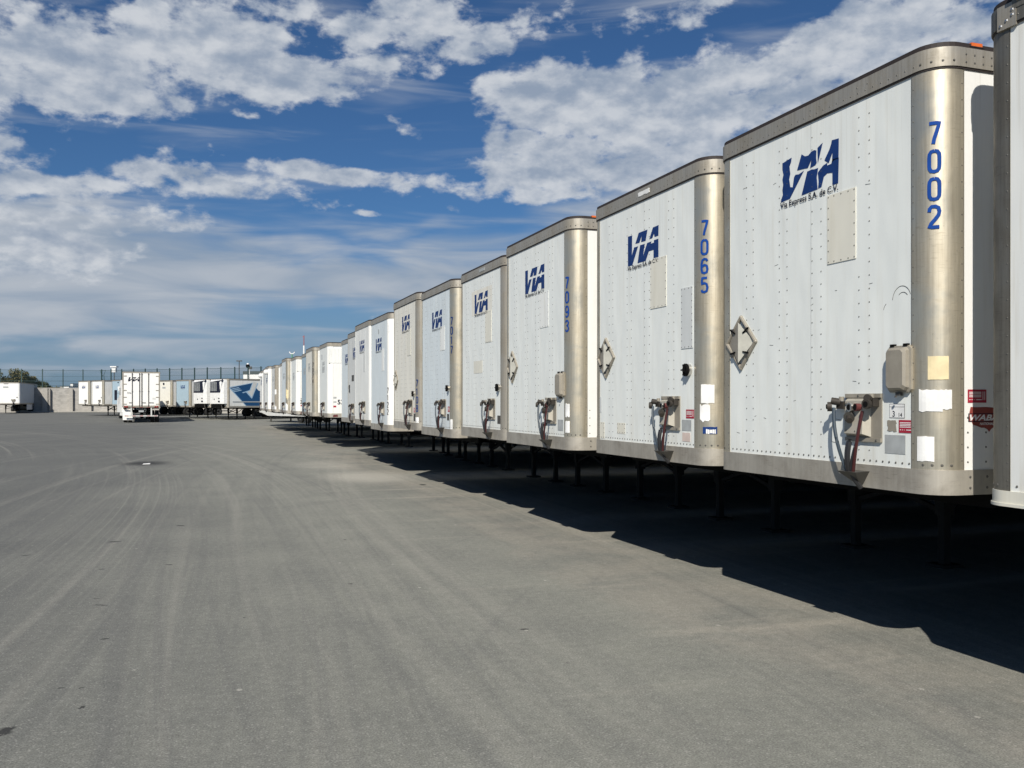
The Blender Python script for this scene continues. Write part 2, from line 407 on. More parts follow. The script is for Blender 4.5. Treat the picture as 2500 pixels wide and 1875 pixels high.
def logo_uv(x, y):
    yb = 1345 - (x - 240) * .2906; yt = 462 - (x - 258) * .347
    v = (yb - y) / (yb - yt); u = (x - (240 + 18 * v)) / 695.0
    return u, v
LOGO = [[logo_uv(*p) for p in pol] for pol in LOGO]
TORN = [[(.03, .95), (.20, 1.0), (.19, .90), (.16, .80), (.175, .62), (.155, .50), (.175, .30), (.22, .27), (.245, .50), (.27, .55), (.33, .53), (.42, .57), (.17, 0.02), (0, 0), (.005, .06), (.04, .17), (.03, .30), (.045, .42), (.03, .55), (.05, .66), (.03, .80)],
        [(.30, .64), (.38, .98), (.44, .90), (.50, .89), (.55, .95), (.60, .96), (.635, .93), (.63, .76), (.64, .64), (.62, .60), (.54, .58), (.53, .57), (.55, .76), (.49, .60)],
        [(.655, .98), (.74, 1.05), (.66, .62)],
        [(.77, .63), (.85, .83), (.88, .94), (.89, 1.02), (1, 1.0), (1.0, .99), (.995, .55), (.93, .55), (.895, .52), (.90, .74), (.84, .53)],
        [(.38, 0), (.48, .52), (.56, .53), (.60, .51), (.665, .51), (.64, .30), (.655, .02)],
        [(.665, .03), (.675, .20), (.66, .40), (.70, .46), (.75, .52), (.82, .55), (.81, .49), (.88, .49), (.90, .58), (1, .57), (.99, 0), (.90, 0), (.90, .28), (.82, .31), (.76, .26), (.72, .04)]]

# ------------------------------------------------------------------ trailers
W = 2.59; RAD = .18
def yl(u): return W / 2 - (u + .085)     # u is measured on the front from the far silhouette edge
def front_pt(u, v, d): return (-d, yl(u), v)
def rounded(x_off, L, n=8):
    """outline of the box seen from above, starting rear far side, round both front corners, offset outwards"""
    r = RAD + x_off; pts = [(L, W / 2 + x_off)]
    for k in range(n + 1):
        a = pi / 2 + (pi / 2) * k / n; pts.append((RAD + r * cos(a), W / 2 - RAD + r * sin(a)))
    for k in range(n + 1):
        a = pi + (pi / 2) * k / n; pts.append((RAD + r * cos(a), -W / 2 + RAD + r * sin(a)))
    pts.append((L, -W / 2 - x_off)); return pts
def wrap_band(mb, L, off, z0, z1, thick=.02, lip=0.0):
    o = rounded(off, L); i = rounded(off - thick, L)
    rows = [[(a[0], a[1], z1), (a[0], a[1], z0), (b[0], b[1], z0), (b[0], b[1], z1), (a[0], a[1], z1)] for a, b in zip(o, i)]
    return mb.strip(rows)
def rivet(mb, p, nrm, r=.0085):
    n = Vector(nrm); a = Vector((0, 0, 1)) if abs(n.z) < .9 else Vector((1, 0, 0)); b = n.cross(a).normalized(); a = b.cross(n)
    p = Vector(p); vs = []
    for k in range(6):
        t = pi * k / 3; vs.append(p + (a * cos(t) + b * sin(t)) * r)
    for k in range(6):
        t = pi * k / 3; vs.append(p + (a * cos(t) + b * sin(t)) * r * .6 + n * r * .5)
    mb.add(vs, [(k, (k + 1) % 6, 6 + (k + 1) % 6, 6 + k) for k in range(6)] + [tuple(range(6, 12))])
def post_pt(ang, z, off=0.0):            # near front corner: ang 0 = facing forward, 90 = facing the side
    a = pi + R(ang); return (RAD + (RAD + off) * cos(a), -W / 2 + RAD + (RAD + off) * sin(a), z)

def hose_pts(a, c, b, n=12):
    a, b, c = Vector(a), Vector(b), Vector(c)
    return [a * (1 - t) ** 2 + c * 2 * t * (1 - t) + b * t * t for t in [i / n for i in range(n + 1)]]

def brake_panel(parent, fine=True, u=1.66, z=1.55):
    root = cached(('bp', fine), 'brake_connection_panel', lambda: bp_plate(fine), parent, loc=(0, -(u - 1.66), z - 1.55))
    def gl(s):
        mb = MB().use('rust')
        y = yl(1.66 + s[0]); zc = s[1]
        mb.box(-.060, -.0, y - .036, y + .036, zc - .028, zc + .028)
        mb.cyl((-.05, y, zc + .02), (-.095, y + s[2] * .045, zc + .03), .026, 12)
        mb.use('rust').cyl((-.085, y + s[2] * .05, zc - .012), (-.110, y + s[2] * .07, zc - .012), .034, 12)
        mb.use('beige').cyl((-.05, y - .01, zc + .03), (-.05, y - .01, zc + .06), .018, 8)
        mb.use('black').cyl((-.110, y + s[2] * .07, zc - .012), (-.116, y + s[2] * .073, zc - .012), .019, 10)
        return mb
    for i, s in enumerate([(-.01, 1.80, 1), (.30, 1.82, -.3)]): cached(('gl', i), 'air_coupler', lambda: gl(s), root, True)
    def so(i):
        mb = MB().use('chrome' if i == 0 else 'redpart')
        y = yl(1.66 + (.125 if i == 0 else .19))
        mb.cyl((-.04, y, 1.785), (-.085, y + .005, 1.785), .033 if i == 0 else .027, 14)
        mb.use('black').cyl((-.085, y + .005, 1.785), (-.0866, y + .005, 1.785), .022, 12)
        return mb
    for i in (0, 1): cached(('so', i), 'electric_socket', lambda: so(i), root, True)
    end = (-.10, yl(1.66 + .155), 1.335)
    H = [('hose_blue', (-.10, yl(1.66 - .02), 1.78), (-.14, yl(1.66 + .01), 1.58), .0125),
         ('hose_black', (-.10, yl(1.66 + .15), 1.56), (-.14, yl(1.66 + .15), 1.45), .020),
         ('hose_black', (-.07, yl(1.66 + .19), 1.55), (-.12, yl(1.66 + .19), 1.45), .011),
         ('hose_red', (-.09, yl(1.66 + .265), 1.76), (-.13, yl(1.66 + .25), 1.55), .0115)]
    for i, (m, a, c, r) in enumerate(H):
        e = (end[0], end[1] - .03 + .022 * (3 - i) * 1.0, end[2])
        cached(('hose', i), 'air_hose', lambda: MB().use(m).tube(hose_pts(a, c, e), r, 8), root, True)
    def br():
        mb = MB().use('steel'); y0, y1 = yl(1.66 + .05), yl(1.66 + .245); yc = yl(1.66 + .16)
        mb.add([(0, y0, 1.34), (0, y1, 1.34), (-.13, y1, 1.335), (-.13, y0, 1.335), (-.014, yc + .02, 1.245), (-.014, yc - .02, 1.245), (-.045, yc - .02, 1.25), (-.045, yc + .02, 1.25)],
               [(0, 1, 2, 3), (0, 4, 5, 1), (1, 5, 6, 2), (2, 6, 7, 3), (3, 7, 4, 0), (4, 7, 6, 5)])
        mb.use('hose_black').tube([(-.10, yc, 1.34), (-.075, yc - .01, 1.28), (-.03, yc - .02, 1.22)], .018, 8)
        return mb
    cached('hbr', 'hose_bracket', br, root)
    return root
def bp_plate(fine):
    mb = MB().use('beige'); a, b = yl(1.66), yl(2.02)
    mb.box(-.008, 0, b, a, 1.545, 1.88)
    mb.box(-.020, -.008, b, a, 1.852, 1.88); mb.box(-.020, -.008, b, a, 1.545, 1.572)
    mb.use('beige_l'); a2, b2 = yl(1.70), yl(1.885)
    vs = [(-.008, a2 + .02, 1.85), (-.008, b2 - .03, 1.85), (-.008, b2 - .03, 1.58), (-.008, a2 + .02, 1.58),
          (-.050, a2, 1.83), (-.050, b2, 1.83), (-.060, b2, 1.60), (-.060, a2, 1.60)]
    mb.add(vs, [(4, 7, 6, 5), (0, 4, 5, 1), (1, 5, 6, 2), (2, 6, 7, 3), (3, 7, 4, 0)])
    mb.use('rivet')
    if fine:
        for (u, z) in ((1.72, 1.62), (1.81, 1.615), (1.72, 1.81), (1.86, 1.70), (1.80, 1.866), (1.88, 1.866), (1.98, 1.558)):
            rivet(mb, (-.056 if z < 1.84 and z > 1.58 else -.02, yl(u), z), (-1, 0, 0), .010)
    # connector elbow on the box face
    mb.use('steel').cyl((-.05, yl(1.76), 1.72), (-.075, yl(1.77), 1.71), .042, 12)
    mb.use('rust').cyl((-.07, yl(1.765), 1.715), (-.095, yl(1.80), 1.69), .022, 10)
    return mb

def diamond(parent, c=(.315, 2.33), hw=.215, hh=.218):
    def frame():
        mb = MB().use('beige'); q = [(0, 1), (1, 0), (0, -1), (-1, 0)]
        t = .028
        for i in range(4):
            a, b = q[i], q[(i + 1) % 4]
            A = Vector((-.010, yl(c[0] + a[0] * hw), c[1] + a[1] * hh)); B = Vector((-.010, yl(c[0] + b[0] * hw), c[1] + b[1] * hh))
            mb.tube([A, B], [.016, .016], 8)
            mb.ball(A, .018, 8, 6)
        return mb
    fr = cached('dia', 'placard_frame', frame, parent, True)
    def plate():
        mb = MB(); k = .86
        T = (-.012, yl(c[0]), c[1] + hh * k); B = (-.012, yl(c[0]), c[1] - hh * k)
        Lp = (-.006, yl(c[0] - hw * k), c[1]); Rp = (-.006, yl(c[0] + hw * k), c[1])
        rT = (-.040, yl(c[0]), c[1] + hh * .80); rB = (-.040, yl(c[0]), c[1] - hh * .80)
        mb.use('beige').add([Lp, rB, rT], [(0, 1, 2)]); mb.use('plate').add([Rp, rT, rB], [(0, 1, 2)])  # left darker, right paler: shading of the bent ridge put into colour
        mb.use('steel')
        for z in (.6, .25, -.45, -.7): mb.cyl((-.024, yl(c[0]), c[1] + hh * z - .015), (-.024, yl(c[0]), c[1] + hh * z + .015), .007, 6)
        return mb
    cached('diap', 'placard_plate', plate, fr)
    def clip(a, b):
        mb = MB().use('black'); y = yl(c[0] + a * hw * .5); z = c[1] + b * hh * .5
        mb.bar((-.030, y - a * .028, z + b * -.004 + .014), (-.030, y + a * .05, z - b * .03), .012, .012)
        mb.use('steel').box(-.032, -.02, y - .02, y + .02, z - .014, z + .014)
        return mb
    for a in (-1, 1):
        for b in (-1, 1): cached(('clip', a, b), 'clip', lambda: clip(a, b), fr)
    return fr

def doc_box(parent):
    def fn():
        mb = MB().use('beige'); a, b, z0, z1 = yl(2.095), yl(2.305), 1.885, 2.195
        def ring(d, i, c=.02):
            y0, y1 = a - i, b + i; q0, q1 = z0 + i, z1 - i
            return [(d, y0 - c, q0), (d, y1 + c, q0), (d, y1, q0 + c), (d, y1, q1 - c), (d, y1 + c, q1), (d, y0 - c, q1), (d, y0, q1 - c), (d, y0, q0 + c)]
        rows = [ring(-.0, 0), ring(-.022, 0), ring(-.026, .012), ring(-.050, .016), ring(-.066, .030)]
        vs = [p for r_ in rows for p in r_]; fs = []
        for i in range(4):
            for k in range(8): k2 = (k + 1) % 8; fs.append((i * 8 + k, i * 8 + k2, (i + 1) * 8 + k2, (i + 1) * 8 + k))
        fs.append(tuple(32 + k for k in range(8)))
        mb.add(vs, fs)
        mb.use('black')
        for u in (2.14, 2.26): mb.box(-.030, -.006, yl(u) - .018, yl(u) + .018, z1 - .004, z1 + .012)
        mb.use('steel').box(-.036, -.01, yl(2.2) - .02, yl(2.2) + .02, z0 - .022, z0 + .002)
        mb.cyl((-.05, yl(2.2), z0 - .022), (-.05, yl(2.2), z0 - .034), .008, 8)
        return mb
    return cached('doc', 'document_box', fn, parent)
def vent(parent, u=2.19, z=2.13):
    def fn():
        mb = MB().use('chrome').cyl((0, 0, 0), (-.030, 0, 0), .058, 20)
        mb.use('black').cyl((-.030, 0, 0), (-.052, .004, 0), .061, 20); mb.cyl((-.052, .004, 0), (-.066, .006, 0), .024, 10)
        for k in range(5): t = 2 * pi * k / 5; mb.bar((-.056, .004, 0), (-.056, .004 + .055 * cos(t), .055 * sin(t)), .014)
        return mb
    return cached('vent', 'round_vent', fn, parent, True, loc=(0, yl(u), z))

def sheet(parent, name, u0, u1, z0, z1, m, th=.003, slant=0.0, riv=None, ragged=0, seed=1):
    mb = MB().use(m); rnd = random.Random(seed)
    poly = [(u0, z0), (u1, z0 + slant), (u1 + slant, z1 + slant), (u0 + slant, z1)]
    if ragged:
        out = []
        for i in range(4):
            a, b = poly[i], poly[(i + 1) % 4]
            for k in range(5):
                t = k / 5; out.append((a[0] + (b[0] - a[0]) * t + rnd.uniform(-ragged, ragged), a[1] + (b[1] - a[1]) * t + rnd.uniform(-ragged, ragged)))
        poly = out
    mb.prism(poly, 0.001, th, front_pt)
    if riv:
        mb.use('rivet'); i = .014
        n = max(2, int((z1 - z0) / riv)); mm = max(2, int((u1 - u0) / riv))
        for k in range(n + 1):
            for u in (u0 + i, u1 - i): rivet(mb, (-th, yl(u), z0 + i + (z1 - z0 - 2 * i) * k / n), (-1, 0, 0), .006)
        for k in range(1, mm):
            for z in (z0 + i, z1 - i): rivet(mb, (-th, yl(u0 + (u1 - u0) * k / mm), z), (-1, 0, 0), .006)
    return build(name, mb, parent)

def red_sticker(parent, u0, z0, w=.15, h=.085, fn=front_pt, nm='warning_sticker'):
    mb = MB().use('red').prism([(u0, z0), (u0 + w, z0), (u0 + w, z0 + h), (u0, z0 + h)], .001, .003, fn)
    mb.use('paper')
    for k in range(4): z = z0 + h * (.42 + .115 * k); mb.prism([(u0 + w * .07, z), (u0 + w * .72, z), (u0 + w * .72, z + h * .055), (u0 + w * .07, z + h * .055)], .003, .0036, fn)
    for (a, b) in ((.08, .13), (.2, .24), (.32, .35), (.45, .74)): mb.prism([(u0 + w * a, z0 + h * .2), (u0 + w * b, z0 + h * .2), (u0 + w * b, z0 + h * .26), (u0 + w * a, z0 + h * .26)], .003, .0036, fn)
    for a in (.80, .90): mb.prism([(u0 + w * a, z0 + h * .2), (u0 + w * (a + .025), z0 + h * .2), (u0 + w * (a + .025), z0 + h * .85), (u0 + w * a, z0 + h * .85)], .003, .0036, fn)
    return build(nm, mb, parent)

def logo(parent, u0, z0, w=.70, h=.325, m='navy', torn=False, cap=True, fade=1.0):
    mb = MB().use(m)
    for pol in (TORN if torn else LOGO): mb.prism([(u0 + a * w, z0 + b * h) for a, b in pol], .001, .0025, front_pt)
    if cap:
        vs, fs = text_mesh('Via Express S.A. de C.V.', .060, w, .018)
        mb.use('ink' if m != 'greyst' else m)
        mb.add([front_pt(u0 + a, z0 - .065 + b, .0075) for a, b in vs], [f for f in fs])
    return build('company_logo', mb, parent)

def number_on_post(parent, txt, ang, ztop, m='blue', h=.155, w=.080, gap=.178, sw=.0225):
    mb = MB().use(m)
    for k, ch in enumerate(txt):
        z0 = ztop - h - k * gap
        def fn(u, v, kk): return post_pt(ang + math.degrees((u - w / 2) / RAD), z0 + v, .009)
        digit(mb, ch, w, h, sw, fn)
    return build('fleet_number', mb, parent)

def wheel(parent, x, y, r=.50):
    def ty():
        mb = MB().use('tyre'); prof = [(-.13, .30), (-.14, .42), (-.12, .49), (.12, .49), (.14, .42), (.13, .30)]
        n = 24; rows = []
        for k in range(n): t = 2 * pi * k / n; rows.append([(rr * cos(t), yy, rr * sin(t)) for yy, rr in prof])
        mb.strip(rows, True); return mb
    def rm():
        mb = MB().use('rim').cyl((0, -.10, 0), (0, .10, 0), .305, 20); mb.use('black').cyl((0, -.135, 0), (0, .135, 0), .11, 12)
        return mb
    wl = cached('tyre', 'wheel', ty, parent, True, loc=(x, y, r))
    cached('rim', 'rim', rm, wl, True)
    return wl

def trailer(label, X0, Yf, top=4.11, bot=1.225, L=13.6, rot=0.0, pos=None, panel='w_cool', post='alu', rail='rail', low='rail_low', side='side', lowh=.16,
            lg=None, num=None, fine=False, feats=(), group='semi trailers parked in the long row', gz=0.0, hs=1.0, ws=1.0, wheels=True, cat='semi trailer', name='semi_trailer'):
    root = bpy.data.objects.new(name, None); COL.objects.link(root)
    tag(root, label, cat, group)
    if pos is not None: root.location = pos; root.rotation_euler = (0, 0, rot)
    else: root.location = (X0 - .02, Yf + .085 - W / 2, gz)
    root.scale = (1, ws, hs)
    zt = top - .145; zl = bot + lowh
    def k(*a): return (*a,)
    # front panel
    mb = MB().use(panel)
    a, b = W / 2 - RAD, -W / 2 + RAD
    nx = 10; rows = []
    for i in range(nx + 1): y = a + (b - a) * i / nx; rows.append([(0, y, zl - .01), (0, y, (zl + zt) / 2), (0, y, zt + .02)])
    mb.strip(rows)
    if fine:
        mb.use('rivet'); rnd = random.Random(int(Yf * 10))
        for u in (.386, .483, .848, .950, 1.262, 1.368, 1.784, 1.889):
            z = zl + .10
            while z < zt - .10:
                if not (1.62 < u < 2.05 and 1.50 < z < 1.92) and not (1.40 < u < 1.80 and 2.75 < z < 3.38): rivet(mb, (0, yl(u), z), (-1, 0, 0), .0062)
                z += .094
        for j in range(36): rivet(mb, (0, yl(.03 + .085 + j * .0615), zl + .030), (-1, 0, 0), .0085)
        mb.use('greyst').box(-.0015, 0, yl(1.248), yl(1.252), zl, zt)
    build('front_panel', mb, root)
    # corner posts
    for sgn in (1, -1):
        mb = MB().use(post); rows = []
        r = RAD + .004
        arc = [(-.03 if False else 0, 0)]
        pts = [(-.004, W / 2 - RAD - .035)] + [(RAD + r * cos(pi - (pi / 2) * q / 10), W / 2 - RAD + r * sin(pi - (pi / 2) * q / 10)) for q in range(11)] + [(RAD + .035, W / 2 + .004)]
        for (x, y) in pts: rows.append([(x, sgn * y, zl - (.0 if lowh > .1 else 0)), (x, sgn * y, zt + .01)])
        if sgn < 0: rows = rows[::-1]
        mb.strip(rows)
        e0, e1 = pts[0], pts[-1]
        mb.box(e0[0], 0.0, sgn * e0[1] - .002, sgn * e0[1] + .002, zl, zt); mb.box(e1[0] - .002, e1[0] + .002, sgn * (W / 2), sgn * (W / 2 + .004), zl, zt)
        if fine:
            mb.use('rivet')
            z = zl + .06
            while z < zt - .02:
                rivet(mb, (-.004, sgn * (W / 2 - RAD - .018), z), (-1, 0, 0), .0052); rivet(mb, (RAD + .018, sgn * (W / 2 + .004), z), (0, sgn, 0), .0052); z += .105
            for q in range(2, 9, 2):
                an = pi - (pi / 2) * q / 10; rivet(mb, (RAD + r * cos(an), sgn * (W / 2 - RAD + r * sin(an)), zl + .03), (cos(an), sgn * sin(an), 0), .010)
        po = build('corner_post', mb, root, True)
        if sgn < 0 and num: number_on_post(po, *num)
    # sides
    for sgn in (1, -1):
        def sd():
            mb = MB().use(side); y = sgn * W / 2
            mb.box(RAD, L, y - sgn * .03, y, zl - .01, zt + .02)
            mb.use('rivet')
            return mb
        mb = MB().use(side); y = sgn * W / 2
        mb.box(RAD, L, y - sgn * .03, y, zl - .01, zt + .02)
        if fine and sgn < 0:
            mb.use('rivet')
            for xx in (.05, .20, .38, .56, .74, .92):
                for q in range(3 if xx > .1 else 4): rivet(mb, (RAD + xx + .02, -W / 2, zl + .05 + q * .095), (0, -1, 0), .0075)
        build('side_panel', mb, root)
    # rails
    mb = MB().use(rail); wrap_band(mb, L, .016, zt, top - .022)
    if fine:
        mb.use('rivet')
        for j in range(30): rivet(mb, (-.016, yl(.12 + j * .076), zt + .035), (-1, 0, 0), .006)
        for j in range(4): rivet(mb, post_pt(15 + j * 20, zt + .035, .017), (-cos(R(15 + j * 20)), -sin(R(15 + j * 20)), 0), .0085)
        for j in range(9): rivet(mb, (.22 + j * .07, -W / 2 - .016, zt + .03), (0, -1, 0), .008); rivet(mb, (.22 + j * .07, -W / 2 - .016, zt + .08), (0, -1, 0), .008)
        for u in (.386, .483, .848, .95, 1.262, 1.368, 1.784, 1.889): rivet(mb, (-.016, yl(u), zt + .075), (-1, 0, 0), .006)
        mb.use('roofedge_and_shade'); wrap_band(mb, L, .010, zt - .012, zt - .001, .012)  # dark band paints the shadow line beneath the rail
    build('top_rail', mb, root, True)
    mb = MB().use(low); wrap_band(mb, L, .010, bot, zl, .03)
    if lowh < .12: wrap_band(mb, L, .018, bot, bot + .018, .02)
    if fine:
        mb.use('rivet')
        for j in range(6):
            for q in (.045, .115): rivet(mb, (.26 + j * .14, -W / 2 - .010, bot + q * lowh / .16), (0, -1, 0), .010)
    build('bottom_rail', mb, root, True)
    # roof and dark sealed edge
    mb = MB().use('roofedge_and_shade'); wrap_band(mb, L, .004, top - .022, top + .012, .03)
    rd = rounded(-.02, L); mb.use('w_dull'); n = len(rd)
    mb.add([(x, y, top) for x, y in rd], [tuple(range(n))])
    build('roof', mb, root)
    # floor, chassis
    def fl():
        mb = MB().use('black'); rdd = rounded(-.03, L)
        mb.add([(x, y, 0) for x, y in rdd], [tuple(range(len(rdd)))[::-1]])
        for q in range(28): x = .5 + q * .46; mb.box(x, x + .05, -W / 2 + .05, W / 2 - .05, -.02 - .08, -.005)
        for y in (-.45, .45): mb.box(L - 5.0, L - .3, y - .05, y + .05, -.30, -.1)
        mb.box(.7, 1.4, -.6, .6, -.12, -.1)
        return mb
    if fine or bot != 1.225: mbf = fl(); build('chassis', mbf, root, loc=(0, 0, bot))
    else: cached(('fl', L), 'chassis', fl, root, loc=(0, 0, bot))
    # landing gear
    def lgm(y):
        mb = MB().use('leg'); mb.box(-.07, .07, y - .07, y + .07, -.65, -.02); mb.box(-.045, .045, y - .045, y + .045, -1.19, -.65); mb.box(-.14, .14, y - .13, y + .13, -1.222, -1.19)
        mb.bar((0, y, -.62), (.75, y, -.10), .05)
        return mb
    sc = bot / 1.225
    for i, y in enumerate((-.72, .72)):
        o = cached(('lg', y), 'landing_leg', lambda: lgm(y), root, loc=(3.35, 0, bot)); o.scale = (1, 1, sc)
    cached('lgx', 'leg_brace', lambda: MB().use('leg').bar((0, -.7, -.25), (0, .7, -.62), .05).bar((0, .7, -.25), (0, -.7, -.62), .05), root, loc=(3.35, 0, bot))
    if wheels:
        for ax in (L - 2.9, L - 1.65):
            cached('axle', 'axle', lambda: MB().use('black').cyl((0, -.9, 0), (0, .9, 0), .07, 10), root, loc=(ax, 0, .5))
            for y in (-1.10, -.78, .78, 1.10): wheel(root, ax, y)
    # rear
    def rear():
        mb = MB().use('rail')
        for y in (-W / 2 + .05, W / 2 - .05): mb.box(L, L + .03, y - .05, y + .05, zl, zt + .02)
        mb.box(L, L + .03, -W / 2, W / 2, zt + .02, top - .02); mb.box(L, L + .05, -W / 2, W / 2, bot, zl)
        return mb
    build('rear_frame', rear(), root)
    for sgn in (1, -1):
        build('rear_door', MB().use(panel).box(L - .01, L + .022, sgn * .006, sgn * (W / 2 - .10), zl, zt + .02), root)
    if not name == 'box_trailer':
        cached(('ug', L), 'underride_guard', lambda: MB().use('w_dull').box(L - .06, L, -1.15, 1.15, .50, .60).box(L - .06, L, -.74, -.64, .60, 1.24).box(L - .06, L, .64, .74, .60, 1.24), root)
    if lg:
        lo = logo(root, *lg[0], **lg[1])
    for f in feats: f(root)
    return root

S = sheet
def marker(x=.32, z=None, top=4.11):
    def f(root):
        cached('mk', 'marker_light', lambda: MB().use('amber').box(-.045, .045, -.018, .018, -.016, .006).use('roofedge_and_shade').box(-.06, .06, -.020, .020, -.022, -.016), root, loc=(x, -W / 2 + .012, top + .016))
    return f
fx = lambda nm, *a, **k: (lambda r: S(r, nm, *a, **k))
def papers(items):
    def f(root):
        for (a0, a1, z0, z1, m, rag, sd) in items:
            rnd = random.Random(sd); mb = MB().use(m); rows = []
            n = 6
            for i in range(n + 1):
                an = a0 + (a1 - a0) * i / n
                j0 = rnd.uniform(-rag, rag); j1 = rnd.uniform(-rag, rag)
                rows.append([post_pt(an, z1 + j1, .0042), post_pt(an, z1 + j1, .0085), post_pt(an, z0 + j0, .0085), post_pt(an, z0 + j0, .0042)])
            mb.strip(rows); build('paper_label', mb, root)
    return f
def service_sticker(root):
    u0, z0 = 2.087, 1.714; w_, h_ = .14, .095
    mb = MB().use('ink').prism([(u0, z0), (u0 + w_, z0), (u0 + w_, z0 + h_), (u0, z0 + h_)], .001, .002, front_pt)
    mb.use('paper').prism([(u0 + .003, z0 + .003), (u0 + w_ - .003, z0 + .003), (u0 + w_ - .003, z0 + h_ - .022), (u0 + .003, z0 + h_ - .022)], .002, .0028, front_pt)
    mb.prism([(u0 + .003, z0 + h_ - .019), (u0 + w_ - .003, z0 + h_ - .019), (u0 + w_ - .003, z0 + h_ - .003), (u0 + .003, z0 + h_ - .003)], .002, .0028, front_pt)
    mb.use('ink')
    for tx, uu, hh in (('3', .030, .040), ('14', .088, .028)):
        vs, fs = text_mesh(tx, hh, None, .02); mb.add([front_pt(u0 + uu + a, z0 + .008 + b, .0034) for a, b in vs], fs)
    build('inspection_sticker', mb, root)

def scuffs(root):
    mb = MB().use('steel')
    def arc(uc, zc, rr, a0, a1, n=14): mb.tube([(-.001, yl(uc + rr * cos(R(a0 + (a1 - a0) * i / n))), zc + rr * 1.1 * sin(R(a0 + (a1 - a0) * i / n))) for i in range(n + 1)], .0018, 4)
    arc(2.20, 2.50, .085, 20, 175); arc(2.21, 2.49, .055, 40, 130); arc(2.08, 2.44, .05, 120, 170, 5); arc(2.30, 2.42, .04, 10, 60, 4)
    rnd = random.Random(4)
    for k in range(16):
        u, z, l = rnd.uniform(.15, 2.2), rnd.uniform(1.45, 3.8), rnd.uniform(.015, .06)
        if not (1.5 < u < 2.1 and z < 1.95): mb.tube([(-.001, yl(u), z), (-.001, yl(u + l), z + rnd.uniform(-.01, .01))], .0014, 4)
    for a, b in (((1.50, 1.70), (1.60, 1.69)), ((1.50, 1.70), (1.49, 1.53)), ((1.49, 1.53), (1.57, 1.52))): mb.tube([(-.001, yl(a[0]), a[1]), (-.001, yl(b[0]), b[1])], .0016, 4)
    build('scuff_mark', mb, root)
# side emblem of the nearest numbered trailer
def side_pt(x, z, d): return (x, -W / 2 - d, z)
def side_marks(root):
    ox = 4.44
    red_sticker(root, 4.688 - ox, 1.817, .152, .085, side_pt)
    mp = [(.27, 1.715), (.262, 1.755), (.272, 1.79), (.30, 1.788), (.40, 1.789), (.455, 1.786), (.475, 1.778), (.50, 1.765), (.515, 1.782), (.535, 1.772), (.545, 1.785), (.57, 1.80), (.60, 1.79), (.585, 1.765), (.60, 1.745), (.575, 1.72), (.565, 1.70), (.53, 1.68), (.515, 1.665), (.52, 1.64), (.505, 1.64), (.49, 1.66), (.455, 1.655), (.44, 1.645), (.425, 1.628), (.41, 1.645), (.385, 1.655), (.36, 1.655), (.32, 1.668), (.29, 1.675)]
    mb = MB().use('redfade').prism([(x, z) for x, z in mp], .001, .002, side_pt)
    mb.use('ink').prism([(.252, 1.694), (.62, 1.694), (.62, 1.748), (.252, 1.748)], .002, .003, side_pt)
    mb.use('redfade').prism([(.258, 1.699), (.614, 1.699), (.614, 1.743), (.258, 1.743)], .003, .0034, side_pt)
    mb.use('paper')
    vs, fs = text_mesh('WABASH', .040, .345, .03, shear=.3); mb.add([side_pt(.262 + a, 1.701 + b, .0042) for a, b in vs], fs)
    vs, fs = text_mesh('NATIONAL', .016, .115, .02, shear=.2); mb.add([side_pt(.345 + a, 1.673 + b, .0042) for a, b in vs], fs)
    build('maker_emblem', mb, root)

LG = lambda z=3.32, u=.87, w=.70, h=.325, **k: ((u, z, w, h), k)
# R : the nearest, cut by the picture's edge
def visor(root):
    mb = MB().use('alu_dark'); mb.box(-.05, .02, yl(.16), yl(.55), 4.15, 4.19); mb.box(-.02, .0, yl(.16), yl(.45), 4.08, 4.15)
    mb.add([(-.05, yl(.16), 4.15), (-.05, yl(.55), 4.15), (0, yl(.55), 4.10), (0, yl(.16), 4.13)], [(0, 1, 2, 3)])
    mb.use('rivet')
    for u in (.2, .3, .4): rivet(mb, (-.021, yl(u), 4.12), (-1, 0, 0), .012)
    build('roof_bracket', mb, root)
    mb = MB().use('rail').box(-.019, -.002, yl(.055), yl(.185), 3.985, 4.125); mb.use('chrome')
    for (u, z) in ((.08, 4.01), (.12, 4.03), (.16, 4.05), (.16, 4.08)): rivet(mb, (-.019, yl(u), z), (-1, 0, 0), .012)
    build('corner_plate', mb, root)
trailer('nearest white trailer with dark corner post and pale yellow bottom rail, cut off', 4.48, 4.21, top=4.15, bot=1.215, post='alu_dark', rail='alu_dark', low='cream_patch', lowh=.09, fine=True, feats=(visor,), panel='w_plain')

